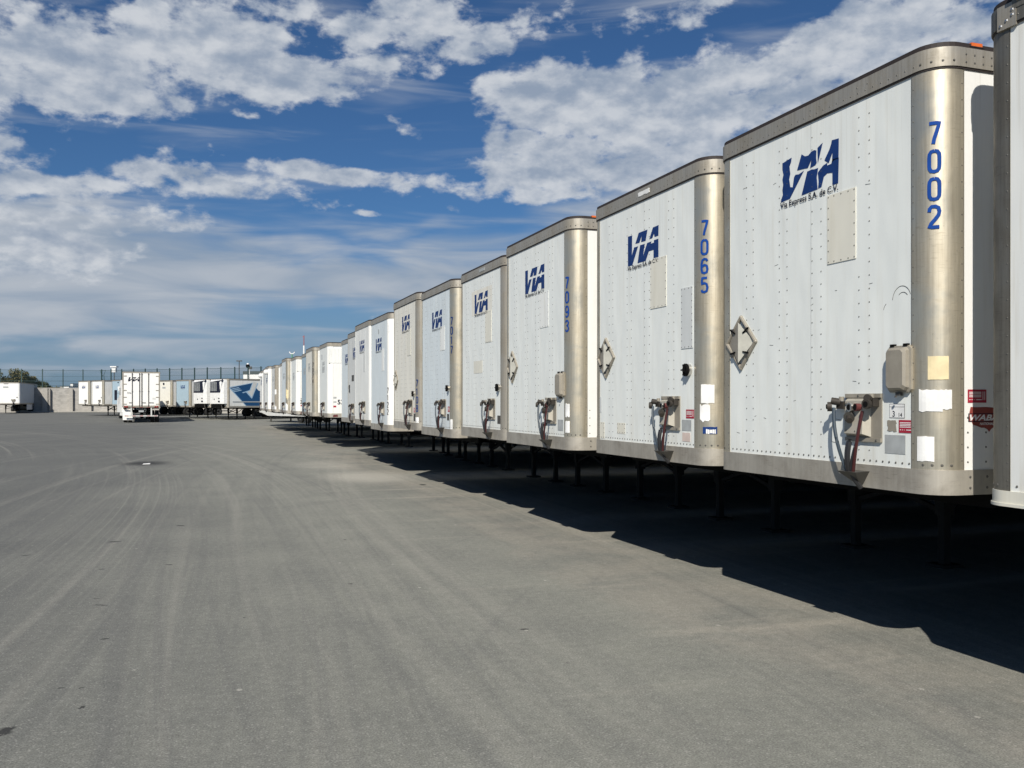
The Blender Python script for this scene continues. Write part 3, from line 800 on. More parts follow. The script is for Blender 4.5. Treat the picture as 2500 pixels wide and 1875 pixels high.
trailer('white trailer numbered 7002 with a torn blue logo and air hoses on its front', 4.46, 7.12, fine=True, num=('7002', 40, 3.62),
        lg=LG(3.42, torn=True),
        feats=(brake_panel, diamond, doc_box, service_sticker, side_marks, scuffs, marker(),
               fx('patch_plate', 1.445, 1.755, 2.842, 3.35, 'cream_patch', .006, riv=.075),
               fx('old_sticker', 2.045, 2.235, 1.475, 1.60, 'greyst'), fx('worn_label', 2.07, 2.15, 1.625, 1.70, 'beige', ragged=.006),
               lambda r: red_sticker(r, 2.175, 1.617),
               papers([(28, 66, 1.965, 2.115, 'tape', .001, 1), (10, 55, 1.76, 1.90, 'paper', .005, 2), (50, 72, 1.775, 1.90, 'paper', .004, 3), (6, 40, 1.44, 1.60, 'paper', .003, 4)])))
trailer('white trailer numbered 7065 with a black round vent and white paper labels', 4.51, 9.97, fine=True, num=('7065', 33, 3.53),
        lg=LG(3.31), feats=(brake_panel, diamond, vent, marker(),
                            fx('patch_plate', 1.40, 1.74, 2.79, 3.30, 'cream_patch', .006, riv=.075), fx('narrow_patch_plate', 2.04, 2.26, 2.34, 2.93, 'grey_patch', .006, riv=.06),
                            fx('old_sticker', 2.05, 2.23, 1.545, 1.65, 'greyst'), fx('faded_sticker', 2.06, 2.21, 1.44, 1.525, 'pink'), lambda r: red_sticker(r, 2.13, 1.665),
                            fx('square_patch', .60, .80, 1.47, 1.59, 'cream_patch', riv=.06), fx('corner_patch', .10, .26, 1.40, 1.59, 'cream_patch', riv=.06),
                            fx('small_label', .105, .18, 1.70, 1.88, 'grey_patch'), fx('reflective_strip', 1.15, 1.40, 4.01, 4.055, 'paper', .02, ragged=.006),
                            papers([(22, 62, 1.81, 1.985, 'paper', .004, 5), (18, 50, 1.65, 1.79, 'paper', .018, 6), (28, 70, 1.525, 1.59, 'navy', .003, 7), (38, 66, 1.528, 1.565, 'paper', .004, 8)])))
trailer('white trailer numbered 7093 with a grey document box and blue logo on its front', 4.39, 12.93, fine=True, num=('7093', 14, 3.38),
        lg=LG(3.33, .85, .74), feats=(brake_panel, diamond, doc_box, marker(), fx('patch_plate', 1.43, 1.75, 2.81, 3.28, 'w_plain', .005, riv=.09),
                                      fx('old_sticker', 2.07, 2.25, 1.46, 1.60, 'greyst'), papers([(4, 30, 1.64, 1.80, 'paper', .01, 9), (3, 30, 1.44, 1.585, 'paper', .003, 10)])))
trailer('unnumbered white trailer between 7093 and 7017, its blue logo on a cream panel', 4.55, 15.95, fine=True, post='rail', top=4.10,
        lg=LG(3.33, .88, .74), feats=(brake_panel, lambda r: vent(r, 2.22, 2.05), fx('logo_backing', .70, 1.85, 3.30, 3.72, 'w_cream', .0008), fx('patch_plate', 1.50, 1.83, 2.80, 3.31, 'cream_patch', .006, riv=.08),
                                      fx('square_sticker', .83, 1.33, 2.31, 2.52, 'cream_patch'), fx('old_sticker', 2.13, 2.33, 1.48, 1.61, 'steel'), fx('reflective_strip', 1.2, 1.5, 4.0, 4.05, 'greyst', .02)))
trailer('bluish white trailer numbered 7017 high on its corner post', 4.50, 18.8, fine=True, panel='w_blue', num=('7017', 20, 3.40, 'navy'), top=4.09, bot=1.16,
        lg=LG(3.28, .95, .76), feats=(brake_panel, lambda r: vent(r, 2.22, 2.08), fx('patch_plate', 1.60, 1.93, 2.81, 3.27, 'w_plain', .005, riv=.09), lambda r: red_sticker(r, 2.15, 1.64, .12, .1), fx('old_sticker', 2.1, 2.24, 1.48, 1.6, 'steel'), papers([(3, 30, 1.3, 1.5, 'paper', .01, 11)])))
trailer('cream coloured trailer numbered 7108 low on its corner post', 4.45, 21.4, fine=True, panel='w_cream', post='rail', num=('7108', 22, 2.30, 'navy'), top=4.14,
        lg=LG(3.42, .97, .76), feats=(brake_panel, diamond, lambda r: vent(r, 2.2, 2.0), fx('patch_plate', 1.49, 1.85, 2.84, 3.42, 'cream_patch', .006, riv=.09), lambda r: red_sticker(r, 2.13, 1.60, .12, .1), fx('old_sticker', 2.12, 2.28, 1.42, 1.58, 'steel'), papers([(3, 40, 1.36, 1.5, 'paper', .01, 12)])))
def fan_icon(u, z, s=.12):
    return fx('small_emblem', u, u + s, z, z + s, 'greyst', ragged=.02, seed=3)
trailer('white trailer numbered 7122 in black with white corner posts', 4.60, 25.2, panel='w_blue', post='side', num=('7122', 15, 2.19, 'ink'), top=4.07, bot=1.09,
        lg=LG(3.18, .78, .78), feats=(lambda r: brake_panel(r, False, 1.6, 1.5), fan_icon(1.1, 3.62), fx('patch_plate', 1.62, 1.9, 2.63, 3.2, 'w_plain', .006), papers([(5, 60, 3.6, 3.85, 'paper', .03, 13)])))
trailer('white trailer just beyond 7122, its logo over a narrow patch plate', 4.63, 28.0, post='side', panel='w_plain', lg=LG(3.3, .85, .78), feats=(lambda r: brake_panel(r, False, 1.45, 1.52), fx('patch_plate', 1.50, 1.75, 2.7, 3.3, 'w_dull', .006)), top=4.12, bot=1.16)
trailer('dull white trailer with a dark worn spot, third beyond 7108', 4.86, 30.9, panel='w_dull', lg=LG(3.25, 1.1, .8), feats=(fx('old_sticker', .85, 1.3, 2.5, 2.7, 'steel'), fx('worn_spot', .25, .5, 2.15, 2.4, 'steel', ragged=.05), lambda r: brake_panel(r, False, 1.0, 1.45)), top=4.08)
trailer('bluish white trailer mostly hidden, next to the open bay in the row', 5.10, 33.9, panel='w_blue', post='side', lg=LG(3.2, .9, .8), top=4.05, bot=1.12)
def t53(txt, sz=.19, x=.38):
    def f(root):
        vs, fs = text_mesh(txt, sz, None, .03); mb = MB().use('ink')
        mb.add([side_pt(x + a, 1.73 + b, .004) for a, b in vs], fs); build('length_number', mb, root)
        mb = MB().use('red').prism([(.19, 1.62), (.33, 1.62), (.33, 1.69), (.19, 1.69)], .001, .003, side_pt)
        mb.use('greyst').prism([(.20, 1.96), (.34, 1.96), (.34, 2.03), (.20, 2.03)], .001, .003, side_pt).prism([(.22, 1.80), (.34, 1.80), (.34, 1.86), (.22, 1.86)], .001, .003, side_pt)
        mb.use('redpart').prism([(.2, 1.24), (.40, 1.25), (.38, 1.34), (.22, 1.33)], .011, .013, side_pt)
        build('side_sticker', mb, root)
        build('side_patch', MB().use('w_plain').prism([(.02, 3.35), (.85, 3.35), (.85, 3.92), (.02, 3.92)], .002, .01, side_pt), root)
    return f
trailer('white trailer marked 53 in black on its sunlit side', 4.90, 38.6, panel='w_cool', post='side', rail='beige', lg=LG(3.0, .9, .7, .45, m='greyst', cap=False), feats=(t53('53'), fan_icon(.7, 3.55, .2), lambda r: brake_panel(r, False, 1.3, 1.5)), top=4.15)
trailer('cream trailer numbered 7074 beside the one marked 53', 4.72, 41.9, panel='w_cream', num=('7074', 30, 3.5, 'ink', .2, .09, .23, .024), lg=LG(3.2, .9, .7, m='greyst'), feats=(lambda r: brake_panel(r, False, 1.3, 1.5), fx('patch_plate', 1.5, 1.8, 2.6, 3.1, 'cream_patch', .006)), top=4.16)
trailer('faded blue trailer squeezed in beyond 7074', 4.86, 44.95, panel='sky_blue', lg=LG(3.1, .9, .7, m='greyst', cap=False), feats=(lambda r: brake_panel(r, False, 1.5, 1.5),), top=4.08)
trailer('bright white trailer with peeling lettering and a 3 at its front corner', 4.76, 49.0, panel='w_cool', post='side', rail='beige', lg=LG(3.0, .9, .8, m='greyst'), feats=(t53('3', .2, .2), lambda r: brake_panel(r, False, 1.4, 1.5), papers([(5, 60, 1.25, 1.75, 'paper', .06, 15)])), top=4.10)
trailer('pale blue trailer with a ragged white strip down its corner', 4.55, 52.0, panel='w_blue', rail='rail', lg=LG(3.05, .8, .8, m='greyst', cap=False), feats=(lambda r: brake_panel(r, False, 1.3, 1.5), papers([(5, 60, 1.25, 1.75, 'paper', .08, 16), (20, 70, 2.0, 2.5, 'tape', .08, 17)])), top=4.14)
trailer('narrow glimpse of a white trailer set back beyond the pale blue one', 4.78, 56.0, panel='w_plain', post='side', top=4.08)
trailer('grey white trailer with a tan corner post near the far end of the row', 4.62, 60.0, panel='w_dull', post='beige', lg=LG(3.1, .8, .7, m='greyst', cap=False), feats=(lambda r: brake_panel(r, False, 1.3, 1.5), papers([(10, 60, 2.3, 2.6, 'paper', .01, 18), (5, 60, 1.25, 1.6, 'paper', .08, 19)])), top=4.08)
def roundlamp(r): build('round_reflector', MB().use('lampwhite').ball((-.1, yl(2.1), 3.75), .17, 12, 8), r)
trailer('white trailer with a dark logo and round white lamp, third from the far end', 4.44, 63.0, panel='w_cool', post='side', lg=LG(3.1, .9, .9), feats=(roundlamp, lambda r: brake_panel(r, False, 1.3, 1.5)), top=4.12)
trailer('grey trailer, second from the far end of the row', 4.52, 66.3, panel='w_dull', lg=None, top=4.10)
trailer('white trailer with a round white lamp at the far end of the row', 4.62, 71.0, panel='w_plain', post='side', lg=LG(3.1, .9, .7), feats=(roundlamp, lambda r: brake_panel(r, False, 1.3, 1.5)), top=4.10)

# ------------------------------------------------------------------ angled row at the back
BA = 56
AX = R(90 - BA)                          # direction the trailer bodies run, as an angle from +X
def angled(label, px, z, ws=.95, hs=.93, extra=(), **k):
    p = P(px, z); n = Vector((cos(R(BA)), -sin(R(BA)), 0))
    c = p + n * (W / 2 * ws); c.z = rise(c.x, c.y)
    return trailer(label, 0, 0, pos=c, rot=AX, ws=ws, hs=hs, group='trailers parked at an angle at the back', feats=extra, **k)
def reefer(root):
    mb = MB().use('lampwhite')
    y0, y1 = -1.02, 1.02; zb, zt = 1.62, 4.02
    def prof(z): return -.50 if z < 3.0 else -.50 + (z - 3.0) * .22
    # body: bevelled nose
    prf = [(0, 1.18), (.30, 1.10), (.46, .92), (.50, .80)]
    pts = [(-a, b) for a, b in prf][::-1]
    out = [(-a, b) for a, b in prf] + [(-a, -b) for a, b in prf[::-1]]
    n = len(out)
    rows = [[(x, y, zb) for x, y in out], [(x, y, 3.0) for x, y in out], [(x * .96, y, 3.75) for x, y in out], [(x * .80, y * .97, zt) for x, y in out]]
    mb.strip([list(r) for r in zip(*rows)])
    mb.add(rows[-1], [tuple(range(n))]); mb.add(rows[0], [tuple(range(n))[::-1]])
    u = build('reefer_unit', mb, root)
    g = MB().use('ink'); g.add([(-.512, -.80, 2.72), (-.512, .82, 2.72), (-.49, .82, 3.80), (-.49, -.55, 3.92)], [(0, 1, 2, 3)])
    g.add([(-.512, -.80, 2.72), (-.49, -.55, 3.92), (-.40, -1.00, 3.98), (-.42, -1.0, 3.6)], [(0, 1, 2, 3)])
    g.add([(-.42, .80, 3.80), (-.42, -1.1, 3.80), (-.36, -1.1, 4.05), (-.36, 1.1, 4.05)], [(0, 1, 2, 3)])
    g.use('greyst')
    for q in range(8): z = 2.92 + q * .115; g.bar((-.525, -.28, z), (-.525, .72, z), .02, .045)
    for q in range(4): y = -.22 + q * .3; g.bar((-.53, y, 2.88), (-.515, y, 3.75), .02, .02)
    build('grille', g, u)
    s = MB().use('ink').box(-.515, -.50, .08, .20, 2.0, 2.12).box(-.515, -.50, -.75, -.48, 1.76, 1.92).box(-.515, -.50, -.70, -.50, 2.1, 2.2)
    build('control_panel', s, u)
    t = MB().use('black').box(-.45, 0, -.75, .75, 1.24, 1.58); t.use('steel').bar((-.4, -.8, 1.6), (-.3, -.85, 1.1), .06); build('fuel_tank', t, u)
def jside(root):
    # outline traced on the side of the trailer: x along the body, z up
    def q(px, pz):                        # px 0..100 , pz 0..100 of the panel's visible part
        return (.12 + px / 100 * 3.35, 1.40 + pz / 100 * 2.55)
    def poly(pts, d0, d1, m, mb): mb.use(m).prism([q(*p) for p in pts], d0, d1, side_pt)
    mb = MB()
    poly([(3, 70), (77, 90), (100, 60), (110, 60), (110, 0), (56, 0)], .002, .004, 'jblue', mb)
    poly([(3, 71), (77, 90), (77, 92), (2, 74)], .004, .006, 'jlight', mb)
    poly([(0, 70), (3, 71), (58, 0), (55, 0)], .004, .006, 'jlight', mb)
    for k in range(3): poly([(6 + k * 4, 66.5 - k * 5), (32 + k * 4, 73.5 - k * 5), (34 + k * 4, 71 - k * 5), (8 + k * 4, 64 - k * 5)], .006, .008, 'jlight', mb)
    poly([(78, 93), (68, 62), (43, 53), (47, 50), (56, 54), (76, 28), (98, 90)], .004, .006, 'jlight', mb)
    poly([(81, 96), (71, 60), (60, 56), (76, 35), (95, 92)], .006, .009, 'w_dull', mb)
    poly([(12, 14), (130, 14), (130, 18), (12, 18)], .009, .02, 'greyst', mb)
    build('side_emblem', mb, root)
angled('white refrigerated trailer with a large dark blue emblem on its side', 517, 86, side='w_plain', post='rail', extra=(reefer, jside), low='rail')
angled('white refrigerated trailer left of the one with the blue emblem', 477, 88.3, side='w_plain', post='rail', extra=(reefer,))
angled('pale blue trailer with a navy logo beside the refrigerated trailers', 428, 91, panel='sky_blue', lg=LG(3.2, .9, .75), extra=(lambda r: brake_panel(r, False),))
angled('cream trailer directly right of the white truck, a dark round mark at its top', 385, 94, panel='w_cream', extra=(fx('round_mark', .9, 1.2, 3.6, 3.85, 'ink', ragged=.03), fx('small_text', .8, 1.4, 3.2, 3.4, 'greyst'), lambda r: brake_panel(r, False)))
angled('pale blue trailer half hidden behind the left side of the white truck', 272, 100, panel='sky_blue', extra=(fx('white_splash', 1.3, 1.9, 2.9, 3.4, 'paper', ragged=.1), fx('dark_mark', 1.2, 1.5, 3.75, 3.85, 'ink')), hs=.97)
angled('white trailer of the far pair with a round vent, right one', 223, 103, panel='truck', lg=LG(3.2, .9, .75), extra=(vent, lambda r: brake_panel(r, False)), hs=.97)
angled('white trailer at the left end of the angled row, without a round vent', 190, 105.5, panel='truck', lg=LG(3.2, .9, .75), extra=(lambda r: brake_panel(r, False),), hs=.97)
# far left trailer, square on
c = P(49, 118); c.x -= W / 2 * 1.1; c.z = rise(c.x, c.y)
trailer('white box trailer at the far left edge with its shaded ribbed side', 0, 0, pos=c, rot=R(90), ws=1.1, hs=.98, panel='truck', post='side', side='w_dull', group=None,
        feats=(fx('faded_text', .75, 1.3, 3.35, 3.55, 'greyst'), fx('marker_lamp', .8, 1.3, 3.85, 3.92, 'ink'), lambda r: brake_panel(r, False), vent,
               lambda r: build('side_ribs', (lambda m: [m.box(.5 + q * .42, .54 + q * .42, -W / 2 - .03, -W / 2, 1.4, 3.95) for q in range(31)] and m)(MB().use('side')), r),
               lambda r: build('side_skirt', MB().use('side').box(5.2, 9.6, -W / 2 + .02, -W / 2 + .05, .45, 1.2), r)))

# ------------------------------------------------------------------ white truck driving away
zt_ = 76.0; pr = P(345, zt_); vd = Vector((pr.x, pr.y, 0)).normalized()
L_ = 13.6
front = pr + vd * L_; front.z = rise(pr.x, pr.y)
ang = atan2(-vd.y, -vd.x)
def rear_detail(root):
    L = L_; xr = L + .022
    mb = MB().use('steel')
    for y in (-.62, -.12, .04, .50): mb.cyl((xr + .03, y, 1.28), (xr + .03, y, 3.98), .028, 8)
    for y in (-.62, -.12, .04, .50): mb.box(xr, xr + .05, y - .04, y + .04, 1.35, 1.42).box(xr, xr + .05, y - .04, y + .04, 2.5, 2.56).box(xr, xr + .05, y - .04, y + .04, 3.88, 3.94)
    for a, b in ((-.85, -.62), (.50, .85), (.04, .3)): mb.bar((xr + .045, a, 1.62), (xr + .045, b, 1.62), .03, .03)
    build('lock_rod', mb, root)
    for s in (1, -1):
        mb = MB().use('rail')
        for z in (1.5, 2.05, 2.6, 3.1, 3.75): mb.box(xr, xr + .02, s * 1.0, s * (W / 2), z - .035, z + .035)
        build('hinge', mb, root)
        for y in (.98, 1.12): build('tail_light', MB().use('redlens').cyl((L + .05, s * y, 1.30), (L + .07, s * y, 1.30), .055, 12), root)
        if s > 0: continue
        mb = MB().use('truck').add([(L - .35, s * .62, .98), (L - .35, s * 1.27, 1.05), (L - .30, s * 1.27, .22), (L - .30, s * .58, .22), (L - .33, s * .62, .98), (L - .33, s * 1.27, 1.05), (L - .28, s * 1.27, .22), (L - .28, s * .58, .22)],
                                   [(0, 1, 2, 3), (7, 6, 5, 4), (0, 4, 5, 1), (1, 5, 6, 2), (2, 6, 7, 3), (3, 7, 4, 0)])
        build('mud_flap', mb, root)
    mb = MB().use('redlens')
    for y in (-1.0, -.5, 0, .5, 1.0): mb.box(L + .05, L + .056, y - .12, y + .12, 1.235, 1.255).box(L + .001, L + .004, y - .12, y + .12, .53, .57)
    build('reflective_tape', mb, root)
    build('number_plate', MB().use('greyst').box(L - .1, L - .08, -.18, .18, .85, 1.0), root)
    def rp(u, v, d): return (xr + d, -1.0 + u, v)
    # seen from behind, left of picture is local -y
    mb = MB().use('ink')
    for pol in LOGO: mb.prism([(.08 + a * .78 + b * .08, 3.32 + b * .34) for a, b in pol], .001, .004, rp)
    vs, fs = text_mesh('7006', .16, .30, .0); mb.add([rp(.0 + .02 + a, 2.30 + b, .004) for a, b in vs], fs)
    vs, fs = text_mesh('7006', .16, .24, .0); mb.use('greyst').add([rp(1.75 + a, 1.85 + b, .004) for a, b in vs], fs)
    build('company_logo', mb, root)
tr = trailer('white box trailer of the moving truck seen from behind, black logo on left door', 0, 0, pos=front, rot=ang, L=L_, ws=1.12, hs=1.03, panel='truck', post='side', side='truck', rail='side', low='truck', group=None, feats=(rear_detail,))
# tractor in front of it, turned left
tp = front + vd * 1.2 + Vector((-.55, 0, 0)); tp.z = front.z
tr_root = bpy.data.objects.new('tractor_unit', None); COL.objects.link(tr_root); tr_root.location = tp; tr_root.rotation_euler = (0, 0, atan2(vd.y, vd.x) + R(7))
tag(tr_root, 'white tractor cab with a dark mirror peeking out left of the white truck trailer', 'truck')
mb = MB().use('truck')
prof = [(0, 1.0), (0, 3.7), (1.0, 3.85), (1.8, 3.5), (2.3, 2.3), (3.9, 2.0), (4.1, 1.7), (4.15, .7), (0, .7)]
mb.prism(prof, -1.22, 1.22, lambda u, v, d: (u, d, v)); build('cab', mb, tr_root)
mb = MB().use('black').box(-3.2, 0, -.45, .45, .7, 1.0); build('frame', mb, tr_root)
for s in (-1, 1):
    build('side_mirror', MB().use('ink').box(2.0, 2.12, s * 1.55 - .12, s * 1.55 + .12, 1.9, 2.9).use('steel').bar((2.05, s * 1.2, 2.6), (2.05, s * 1.5, 2.6), .04), tr_root)
    build('side_window', MB().use('glass').box(1.1, 1.95, s * 1.22, s * 1.235, 2.4, 3.1), tr_root)
    for x in (-2.4, -1.2, 3.2): wheel(tr_root, x, s * 1.0)
    build('fairing', MB().use('truck').box(-1.0, 1.9, s * 1.0, s * 1.2, .4, .8), tr_root)
    build('exhaust_stack', MB().use('chrome').cyl((-.15, s * 1.0, 1.0), (-.15, s * 1.0, 3.9), .07, 10), tr_root)

# low flatbed glimpsed under the far end of the row
a = P(634, 80); b = P(752, 74); dv = (b - a); ln = dv.length
fb = bpy.data.objects.new('flatbed_trailer', None); COL.objects.link(fb); fb.location = (a.x, a.y, rise(a.x, a.y)); fb.rotation_euler = (0, 0, atan2(dv.y, dv.x))
tag(fb, 'low white flatbed trailer lying behind the far end of the long row', 'trailer')
build('deck', MB().use('w_dull').box(0, ln, -.0, 2.3, .78, .98).add([(0, -.02, .92), (ln, -.02, .92), (ln, -.02, .52), (1.5, -.02, .52), (0, -.02, .86), (0, .04, .92), (ln, .04, .92), (ln, .04, .52), (1.5, .04, .52), (0, .04, .86)], [(0, 4, 3, 2, 1), (5, 6, 7, 8, 9), (2, 3, 8, 7), (3, 4, 9, 8)]), fb)
build('edge_stripe', MB().use('jlight').box(ln * .5, ln, -.04, -.025, .74, .82), fb)
for x in (ln - 1.6, ln - .5):
    for y in (.3, 2.0): wheel(fb, x, y)
for y in (.2, 2.1): build('leg', MB().use('steel').box(1.6, 1.7, y - .05, y + .05, 0, .78), fb)

# ------------------------------------------------------------------ block wall and mesh fence behind
def wall_run(label, pts, seed, h=3.35):
    root = bpy.data.objects.new('block_wall', None); COL.objects.link(root)
    A, B = pts[0], pts[-1]; root.location = (A.x, A.y, rise(A.x, A.y)); dv = B - A; root.rotation_euler = (0, 0, atan2(dv.y, dv.x)); ln = dv.length
    dz = rise(B.x, B.y) - rise(A.x, A.y)
    tag(root, label, 'wall')
    mb = MB().use('block').box(0, ln, 0, .18, -.6, h); build('wall_face', mb, root)
    build('coping', MB().use('concrete').box(0, ln, -.02, .20, h, h + .09), root)
    build('kerb', MB().use('concrete').box(0, ln, -.9, -.02, -.5, .14), root)
    return root, ln
cA, cB, cC = P(-60, 126), P(247, 131), P(640, 120)
wl, ln1 = wall_run('grey concrete block wall on the left with broad pale pilasters', [cA, cB], 1)
wr, ln2 = wall_run('grey concrete block wall behind the angled trailers and white truck', [cB, cC], 2)
inv = Matrix.Rotation(-wl.rotation_euler[2], 4, 'Z')
def along(root, px, z):
    p = P(px, z); q = Matrix.Rotation(-root.rotation_euler[2], 4, 'Z') @ (p - Vector((root.location.x, root.location.y, 0))); return q.x
for px, wd in ((112, .9), (119, .35), (171, .45), (215, .45)):
    x = along(wl, px, 128.5); build('pilaster', MB().use('concrete').box(x - wd / 2, x + wd / 2, -.45, 0, -.3, 3.32), wl)
for i in range(5):
    x = 3 + i * 4.5; build('pilaster', MB().use('concrete').box(x - .2, x + .2, -.3, 0, -.3, 3.32), wr)
def mesh_fence(label, wallroot, ln, xs, z0=3.44, z1=5.95):
    root = bpy.data.objects.new('mesh_fence', None); COL.objects.link(root); root.location = wallroot.location; root.rotation_euler = wallroot.rotation_euler
    tag(root, label, 'fence')
    mb = MB().use('fence'); z = z0 + .05
    while z < z1: mb.box(0, ln, .085, .095, z - .005, z + .005); z += .14
    for z in (z0 + .3, z0 + .95, z0 + 1.6, z1 - .05): mb.box(0, ln, .07, .10, z - .018, z + .018)
    x = 0
    while x < ln: mb.box(x, x + .008, .098, .106, z0, z1); x += .11
    build('wire_mesh', mb, root)
    pm = MB().use('fence').box(-.06, .06, .02, .14, z0 - .02, z1 + .12).mesh('post')
    for x in xs: link('post', pm, root, loc=(x, 0, 0))
mesh_fence('dark green wire mesh fence on the left block wall, crossing in front of the bushes', wl, ln1, [along(wl, p, 128.8) for p in (-40, 8, 56, 104, 152, 199)])
xr_ = []
for p in (247, 270, 296, 325, 353.5, 382.5, 413, 443, 474, 505, 538, 572, 605, 636):
    f_ = (p - 247) / (640 - 247); xr_.append(along(wr, p, 1 / ((1 - f_) / 131 + f_ / 120)))
mesh_fence('dark green wire mesh fence above the angled trailers and the white truck', wr, ln2, xr_)

# ------------------------------------------------------------------ beyond the fence
def crown(cx, cy, cz, rx, ry, rz, n, rnd, m, s=.16):
    mb = MB().use(m); lob = [(Vector((rnd.gauss(0, .42) * rx, rnd.gauss(0, .42) * ry, rnd.uniform(-.5, .62) * rz)), rnd.uniform(.24, .5)) for _ in range(26)]
    for _ in range(n):
        c, q = rnd.choice(lob); v = Vector((rnd.gauss(0, 1), rnd.gauss(0, 1), rnd.gauss(0, 1))).normalized() * (rnd.random() ** .4) * q
        p = Vector((cx + c.x + v.x * rx, cy + c.y + v.y * ry, cz + c.z + v.z * rz))
        a = Vector((rnd.gauss(0, 1), rnd.gauss(0, 1), rnd.gauss(0, 1))).normalized(); b = a.cross(Vector((0, 0, 1))).normalized(); ss = s * rnd.uniform(.6, 1.5)
        mb.add([p - a * ss, p + b * ss * .5, p + a * ss, p - b * ss * .5], [(0, 1, 2, 3)])
    return mb
def bush(label, px, z, hz, rx, rz, seed, m, n=4200):
    rnd = random.Random(seed); p = P(px, z); g = rise(p.x, p.y)
    root = bpy.data.objects.new('tree', None); COL.objects.link(root); root.location = (p.x, p.y, g); tag(root, label, 'tree', 'trees beyond the wall')
    mb = MB().use('bark').tube([(0, 0, -.3), (.1, 0, hz * .4), (0, .1, hz * .8)], [.2, .15, .07], 8)
    for k in range(7):
        t = rnd.uniform(0, 6.28); mb.tube([(.05, 0, hz * .45), (cos(t) * rx * .4, sin(t) * rx * .3, hz * .8), (cos(t) * rx * .7, sin(t) * rx * .5, hz + rz * rnd.uniform(-.1, .4))], [.08, .05, .02], 6)
    build('trunk', mb, root); build('crown', crown(0, 0, hz, rx, rx * .7, rz, n, rnd, m), root)
bush('olive green bushy tree with the highest crown above the left trailer', 42, 140, 4.4, 2.1, 2.1, 1, 'leaf1', 6000)
bush('olive tree crown right of the highest one beyond the wall', 72, 142, 4.1, 1.9, 1.5, 2, 'leaf1', 4800)
bush('dark green low tree near the pilasters beyond the wall', 100, 143, 3.5, 1.9, 1.1, 3, 'leaf2', 4200)
bush('thin brownish low shrub at the right end of the trees', 128, 145, 3.1, 1.5, .8, 4, 'leaf1', 1300)
bush('olive shrub at the left end of the trees beyond the wall', 20, 141, 3.9, 1.3, 1.3, 5, 'leaf2', 2800)

# far buildings
def building(label, px0, px1, z, ztop, dep=14, parapet=.5, strips=3):
    a, b = P(px0, z), P(px1, z); dv = b - a; g = rise(a.x, a.y)
    root = bpy.data.objects.new('warehouse', None); COL.objects.link(root); root.location = (a.x, a.y, g); root.rotation_euler = (0, 0, atan2(dv.y, dv.x)); tag(root, label, 'building')
    ln = dv.length; h = ztop - g
    build('wall', MB().use('truck').box(0, ln, 0, dep, -.5, h - parapet), root)
    build('parapet', MB().use('darkroof').box(-.05, ln + .05, -.08, dep + .05, h - parapet, h), root)
    mb = MB().use('w_dull')
    for k in range(strips): z_ = (h - parapet) * (.45 + .17 * k); mb.box(0, ln, -.03, 0, z_, z_ + .06)
    build('cladding_joint', mb, root)
    build('roller_door', MB().use('w_dull').box(ln * .2, ln * .55, -.05, 0, 0, min(3.2, h * .45)), root)
building('white warehouse with a dark parapet behind the fence above the emblem trailer', 594, 700, 150, 6.9)
building('small white shed far off, just right of the bushes', 147, 168, 330, 7.6, parapet=.2, strips=1)
building('tiny white block building on the horizon left of the angled trailers', 172, 178, 340, 8.8, parapet=.2, strips=1)

def pole(name, label, cat, px, z, top_y, parts):
    p = P(px, z); g = rise(p.x, p.y); h = EYE + (HY - top_y) / F_PX * z - g
    root = bpy.data.objects.new(name, None); COL.objects.link(root); root.location = (p.x, p.y, g); root.rotation_euler = (0, 0, -TH); tag(root, label, cat)
    parts(root, h)
def p_tank(r, h):
    build('post', MB().use('steel').cyl((0, 0, 0), (0, 0, h - .9), .07, 8), r)
    build('lamp_head', MB().use('lampwhite').box(-.32, .32, -.3, .3, h - 1.0, h - .25).box(-.5, .5, -.45, .45, h - .2, h), r)
pole('street_lamp', 'white square lamp on a thin pole beyond the fence left of the truck', 'street lamp', 279, 150, 894, p_tank)
def p_lamp(r, h):
    build('post', MB().use('steel').cyl((0, 0, 0), (0, 0, h), .09, 8), r); build('lamp_head', MB().use('steel').box(-.55, .55, -.2, .2, h - .12, h + .08), r)
pole('street_lamp', 'tall thin grey lamp post left of the white warehouse', 'street lamp', 584, 190, 881, p_lamp)
def p_cam(r, h):
    build('post', MB().use('steel').cyl((0, 0, 0), (0, 0, h - .3), .07, 8), r); build('camera_dome', MB().use('black').ball((0, 0, h - .25), .3, 12, 8).use('lampwhite').ball((0, 0, h - .05), .2, 10, 6), r)
pole('camera_pole', 'pole with a round black camera dome in front of the white warehouse', 'camera pole', 605, 130, 889, p_cam)
def p_box(r, h):
    build('post', MB().use('lampwhite').cyl((0, 0, 0), (0, 0, h - .2), .06, 8), r); build('bracket', MB().use('steel').box(-.06, .35, -.08, .08, h - .5, h - .1), r)
pole('camera_pole', 'thin white pole with a small box beside the camera dome pole', 'camera pole', 609, 132, 893, p_box)
def p_mast(r, h):
    seg = h / 7
    for k in range(7): build('mast_section', MB().use('redmast' if k % 2 == 0 else 'lampwhite').cyl((0, 0, k * seg), (0, 0, (k + 1) * seg), .22 if k < 6 else .1, 8), r)
    build('antenna', MB().use('redmast').box(-.45, .2, -.05, .05, h - .4, h - .3), r)
pole('radio_mast', 'tall red and white radio mast behind the row', 'radio mast', 742, 230, 819, p_mast)
def p_green(r, h):
    build('post', MB().use('greenmast').cyl((0, 0, 0), (0, 0, h - .8), .14, 8), r)
    mb = MB().use('lampwhite'); pts = [(cos(t) * .55, 0, h - .3 + sin(t) * .5) for t in [pi * 1.0 + pi * k / 10 for k in range(11)]]
    mb.tube(pts, .12, 6); build('crescent_top', mb, r)
pole('green_mast', 'thin green mast with a white crescent top left of the radio mast', 'mast', 713, 200, 855, p_green)
